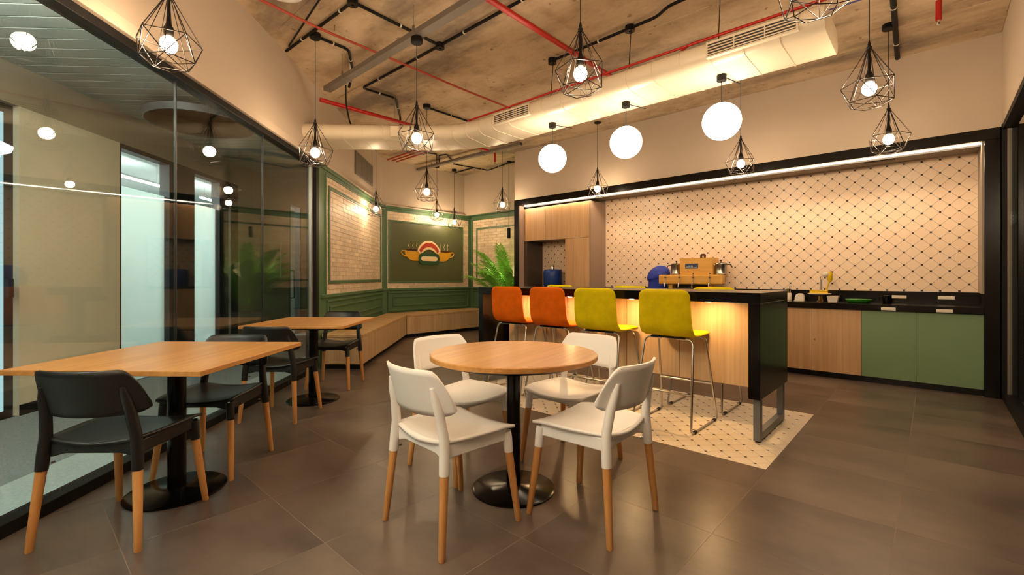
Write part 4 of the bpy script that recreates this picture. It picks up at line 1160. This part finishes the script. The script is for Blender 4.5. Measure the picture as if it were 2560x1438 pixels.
for k, (x, lb) in enumerate(((-2.94, 'glowing white globe pendant farthest left, smallest of three'), (-2.09, 'glowing white globe pendant in the middle of three'), (-1.247, 'glowing white globe pendant at right, largest of three'))):
    place(gl, (x, 3.83, 2.405), 0, lb, 'white globe pendants', first=(k == 0))
# slim black cylinder spot over the palm
t = thing('cylinder_pendant', 'slim black cylinder pendant hanging over the potted palm', 'lamp', (-6.42, 6.90, 1.96))
q = MB(); q.lathe([(.030, 0), (.036, .0), (.036, .21), (.010, .215)], 24); q.build('shade', 'black_matt', t, smooth=40)
q = MB(); q.lathe([(.028, .012), (.028, .016)], 20); q.build('lens', 'spot_glow', t)
q = MB(); q.cyl((0, 0, .21), (0, 0, CEIL - 1.96 - .04), .003, n=6); q.build('hanging_cord', 'cord', t)
q = MB(); q.lathe([(.045, CEIL - 2.0), (.045, CEIL - 1.96)], 20); q.build('ceiling_rose', 'black_matt', t)
sd = bpy.data.lights.new('spot_beam', 'SPOT'); sd.energy = 45; sd.color = (1.0, .86, .62); sd.spot_size = math.radians(100); sd.spot_blend = .6; sd.shadow_soft_size = .03
so_ = bpy.data.objects.new('spot_beam', sd); COL.objects.link(so_); so_.parent = t; so_.location = (0, 0, -.01)

# ------------------------------------------------------------------ conduits, trays and pipes under the slab
ZC = CEIL - .022
def conduit(label, pts, r=.014, mat='black_matt', clips=True, name='conduit', cat='conduit', rad=.06, group=None):
    t = thing(name, label, cat, pts[0], group=group)
    o0 = Vector(pts[0])
    P = fillet([Vector(p) - o0 for p in pts], rad, 5) if len(pts) > 2 else [Vector(p) - o0 for p in pts]
    q = MB(); q.tube(P, r, 10); q.build('tube', mat, t, smooth=50)
    if clips:
        for a, b in zip(pts[:-1], pts[1:]):
            a, b = Vector(a), Vector(b); L = (b - a).length
            if L < .3: continue
            n = max(1, int(L / .7))
            for k in range(n):
                p = a.lerp(b, (k + .5) / n) - o0; d_ = (b - a).normalized()
                q = MB(); q.cyl(p - d_ * .007, p + d_ * .007, r + .0035, n=10); q.build('clip', 'socket_white', t)
    return t
CG = 'black ceiling conduits'
conduit('black conduit along the ceiling at top left reaching the wall', [(-4.97, 1.94, ZC), (-3.5, 1.98, ZC)], group=CG)
conduit('thin black conduit slanting at top left beside the red line', [(-4.84, 1.915, ZC), (-3.7, 1.75, ZC)], .008, clips=False, group=CG)
conduit('black conduit crossing between two pendant roses at top left', [(-3.66, 1.98, ZC), (-3.70, 2.95, ZC)], group=CG)
conduit('long black conduit from the box, over the tray and down behind the duct', [(-2.2, 2.93, ZC), (-3.70, 2.95, ZC), (-5.24, 2.96, ZC), (-5.22, 3.42, ZC), (-5.75, 3.85, ZC), (-5.85, 3.93, ZC - .35)], group=CG)
conduit('short bent black conduit from the left pendant rose to the tray', [(-4.45, 2.03, ZC), (-4.46, 2.36, ZC), (-4.85, 2.62, ZC), (-4.9, 2.6, ZC - .2)], group=CG)
conduit('short black conduit above the duct at the pendant rose', [(-5.18, 3.88, ZC), (-5.18, 4.77, ZC)], group=CG)
conduit('black conduit feeding the globe boxes across the middle of the ceiling', [(-3.08, 3.98, ZC), (-1.85, 3.95, ZC), (-1.70, 3.86, ZC), (-.6, 3.80, ZC)], group=CG)
conduit('bent black conduit above the sign pendants on the left', [(-7.09, 5.27, ZC), (-7.0, 5.5, ZC), (-7.78, 6.12, ZC)], .012, group=CG)
conduit('looped black conduit above the sign pendants', [(-7.62, 6.06, ZC), (-7.05, 5.60, ZC), (-6.88, 5.65, ZC), (-7.16, 6.02, ZC)], .012, clips=False, group=CG)
conduit('zigzag black conduit across the far ceiling to the cylinder lamp', [(-7.37, 6.23, ZC), (-7.29, 6.73, ZC), (-7.25, 7.12, ZC), (-6.40, 6.93, ZC), (-5.82, 7.1, ZC)], .012, group=CG)
conduit('short black conduit stub at the right-hand sign pendant', [(-7.95, 6.78, ZC), (-7.29, 6.73, ZC)], .012, clips=False, group=CG)
conduit('black conduit running back to the kitchen wall at top right', [(-.25, 4.8, ZC), (-.285, 6.36, ZC - .03)], .022, group=CG)
conduit('black cable hanging from the tray to the duct top', [(-4.65, 2.43, 3.22), (-4.97, 2.60, 3.16), (-5.30, 2.82, 3.08), (-5.33, 2.9, 2.97)], .009, clips=False, name='hanging_cable', cat='cable', rad=.2)
for k, (x, y, lb) in enumerate(((-3.70, 2.95, 'round black junction box beside the cable tray'), (-3.66, 1.975, 'round black junction box at the top left ceiling'), (-3.06, 3.985, 'black ceiling box feeding the left globe'), (-2.12, 3.96, 'black ceiling box feeding the middle globe'), (-1.27, 3.84, 'black ceiling box feeding the right globe'))):
    b = thing('junction_box', lb, 'box', (x, y, CEIL), group='black ceiling boxes')
    q = MB(); q.lathe([(.04, -.05), (.045, -.045), (.045, 0)], 20); q.build('box_body', 'black_matt', b, smooth=40)
    q = MB(); q.lathe([(.046, -.052), (.046, -.046), (.01, -.046), (.01, -.052)], 20); q.build('box_lid', 'black_metal', b)
    if k >= 2:
        q = MB(); q.cyl((.012, 0, -.05), (.012, -.06, DZ + DR - CEIL - .0), .004, n=6); q.build('drop_wire', 'cord', b)
def tray(label, a, b, z, w=.085, h=.05):
    a, b = Vector((*a, z)), Vector((*b, z)); L = (b - a).length; ang = math.atan2((b - a).y, (b - a).x)
    t = thing('cable_tray', label, 'cable tray', a, ang, group='grey cable trays')
    q = MB(); q.box(0, L, -w / 2, w / 2, 0, .004).box(0, L, -w / 2, -w / 2 + .004, .004, h).box(0, L, w / 2 - .004, w / 2, .004, h).box(0, L, -w / 2 + .004, w / 2 - .004, h - .004, h); q.build('channel', 'tray_metal', t)
    n = max(2, int(L / 1.0)); 
    for k in range(n):
        s = L * (k + .35) / n
        q = MB(); q.box(s - .015, s + .015, -w / 2 - .012, w / 2 + .012, -.006, 0).box(s - .012, s + .012, -w / 2 - .010, -w / 2, 0, h + .03); br = q.build('bracket', 'tray_metal', t)
        q = MB(); q.cyl((s, -w / 2 - .005, h + .02), (s, -w / 2 - .005, CEIL - z), .004, n=6); q.build('hanger_rod', 'steel', br)
tray('grey cable tray hung across the ceiling at top left', (-5.10, 2.44), (-1.2, 2.40), 3.28)
tray('grey cable tray far back above the green sign', (-8.06, 5.84), (-5.2, 5.90), 3.42, .08, .05)
def pipe(label, pts, r, mat='red_paint', hang=True, rad=.05):
    t = thing('fire_pipe', label, 'pipe', pts[0], group='red fire pipes'); o0 = Vector(pts[0])
    P = fillet([Vector(p) - o0 for p in pts], rad, 5) if len(pts) > 2 else [Vector(p) - o0 for p in pts]
    q = MB(); q.tube(P, r, 12); q.build('tube', mat, t, smooth=50)
    if hang:
        a, b = Vector(pts[0]), Vector(pts[-1])
        for f in (.25, .75):
            p = a.lerp(b, f) - o0
            if abs(a.z - b.z) < .02:
                q = MB(); q.cyl((p.x, p.y, p.z), (p.x, p.y, CEIL - o0.z), .003, n=6); q.build('hanger_rod', 'steel', t)
    return t
pipe('slim red conduit wandering along the ceiling from top left to the duct', [(-4.11, 1.2, 3.48), (-4.20, 1.94, 3.47), (-4.19, 2.35, 3.46), (-4.24, 2.84, 3.48), (-4.26, 3.7, 3.47), (-4.30, 4.65, 3.49)], .012, 'red_conduit', rad=.2)
pipe('thick red fire pipe beside the left wall above the duct', [(-5.185, 2.40, 3.20), (-5.165, 3.70, 3.20)], .024)
pipe('thick glossy red fire pipe crossing the top of the room', [(-2.63, 1.6, 3.40), (-2.655, 4.72, 3.40)], .026)
pipe('slim red pipe following the top of the duct', [(-4.0, 3.60, 2.985), (-.35, 3.60, 2.985)], .010, hang=False)
pipe('second slim red pipe above the duct at right', [(-1.55, 3.72, 3.0), (-1.5, 3.78, 3.08), (-.1, 3.80, 3.08)], .012, hang=False)
for k, (y, lb) in enumerate(((4.96, 'far red conduit above the vent, nearest of three'), (5.065, 'far red conduit above the vent, middle of three'), (5.17, 'far red conduit above the vent, farthest of three'))):
    pipe(lb, [(-7.87, y + .02, 3.46), (-6.3, y - .03, 3.46)], .014, 'red_conduit', hang=False)
def sprinkler(label, x, y, z0, z1, lead=None):
    t = thing('sprinkler', label, 'sprinkler', (x, y, z0), group='red sprinkler drops')
    q = MB()
    if lead: q.tube(fillet([(lead[0] - x, lead[1] - y, z1 - z0), (0, 0, z1 - z0), (0, 0, 0)], .04), .020, 10)
    else: q.cyl((0, 0, 0), (0, 0, z1 - z0), .022, n=12)
    q.build('drop_pipe', 'red_paint', t, smooth=50)
    q = MB(); q.lathe([(.010, -.035), (.018, -.03), (.008, -.02), (.010, 0)], 12); q.build('head', 'chrome', t, smooth=40)
sprinkler('red sprinkler drop at the top right corner of the ceiling', .03, 5.36, 3.36, CEIL)
sprinkler('red sprinkler drop far back above the palm', -5.95, 6.02, 3.28, 3.46, (-5.95, 5.4))
sprinkler('small red sprinkler drop below the duct beside the middle globe', -2.62, 5.35, 3.36, CEIL)
conduit('thin blue cable along the ceiling at the right end of the duct', [(-.6, 4.05, 3.12), (.3, 4.05, 3.12)], .006, 'blue_cable', False, 'blue_cable', 'cable')
# wireless unit on the slab at top left
t = thing('ceiling_unit', 'white rounded wireless unit on the ceiling, cut by the top edge', 'ceiling unit', (-3.93, 1.50, CEIL))
q = MB(); q.lathe([(.02, -.055), (.12, -.05), (.165, -.035), (.175, -.015), (.17, 0)], 40); q.build('cover', 'white_plastic', t, smooth=50)
q = MB(); q.ball((.10, .04, -.052), .006, 8, 6); q.build('indicator', 'chrome', t)
t = thing('white_junction', 'small white box clipped above the cable tray end', 'box', (-4.78, 2.55, 3.40))
q = MB(); q.box(-.05, .05, -.03, .03, -.02, .02); q.build('box_body', 'socket_white', t, bevel=.004)
q = MB(); q.cyl((0, 0, .02), (0, 0, CEIL - 3.40), .006, n=6); q.build('stem', 'socket_white', t)

# ------------------------------------------------------------------ potted palm
t = thing('potted_palm', 'lush green potted palm beside the kitchen surround', 'plant', (-6.32, 6.80, 0))
q = MB(); q.lathe([(.13, 0), (.15, .01), (.19, .44), (.20, .45), (.185, .45), (.17, .40), (.02, .40)], 32); q.build('pot', 'pot', t, smooth=40)
q = MB(); q.lathe([(.168, .40), (.12, .42), (.02, .43)], 24); q.build('soil', 'soil', t)
rp = random.Random(3)
for k in range(40):
    az = 2 * PI * k / 40 * 7 + rp.uniform(-.25, .25)
    L = rp.uniform(1.0, 1.5); el = rp.uniform(1.1, 1.5) if k % 4 else rp.uniform(.9, 1.1)
    if abs(math.sin(az) - 1) < .35: L *= .6
    droop = rp.uniform(.7, 1.5)
    d = Vector((math.cos(az), math.sin(az), 0)); p = d * .05 + Vector((0, 0, .42)); pts = [p.copy()]; e = el
    n = 16
    for i in range(n):
        p = p + (d * math.cos(e) + Vector((0, 0, math.sin(e)))) * (L / n); pts.append(p.copy()); e -= droop / n * (i / n) * 1.9
    for q_ in pts:
        q_.y = min(q_.y, .42); q_.x = min(q_.x, .44)
    q = MB(); q.tube(pts, [.007 * (1 - .8 * i / n) for i in range(n + 1)], 5); fr = q.build('frond', 'leaf_stem', t, smooth=60)
    q = MB(); side0 = d.cross(Vector((0, 0, 1))).normalized()
    m_ = 40
    for i in range(m_):
        f = .28 + .72 * i / m_; x = f * n; a = min(int(x), n - 1); pos = pts[a].lerp(pts[a + 1], x - a); tg = (pts[a + 1] - pts[a])
        tg = tg.normalized() if tg.length > 1e-5 else d
        ln = .24 * math.sin(PI * min(1, (f - .2) / .85)) ** .7 + .04
        for sg in (-1, 1):
            dr = (side0 * sg * .75 + tg * .75 + Vector((0, 0, rp.uniform(-.05, .22)))).normalized()
            mid = pos + dr * ln * .55 + Vector((0, 0, .01)); tip = pos + dr * ln + Vector((0, 0, -ln * .28))
            w_ = tg.cross(dr).cross(dr).normalized() * .0085
            if tip.y > .5 or tip.x > .49: continue
            q.add([pos - w_ * .5, pos + w_ * .5, mid + w_, mid - w_, tip], [(0, 1, 2, 3), (3, 2, 4)])
    if q.f: q.build('leaflets', 'leaf', fr)
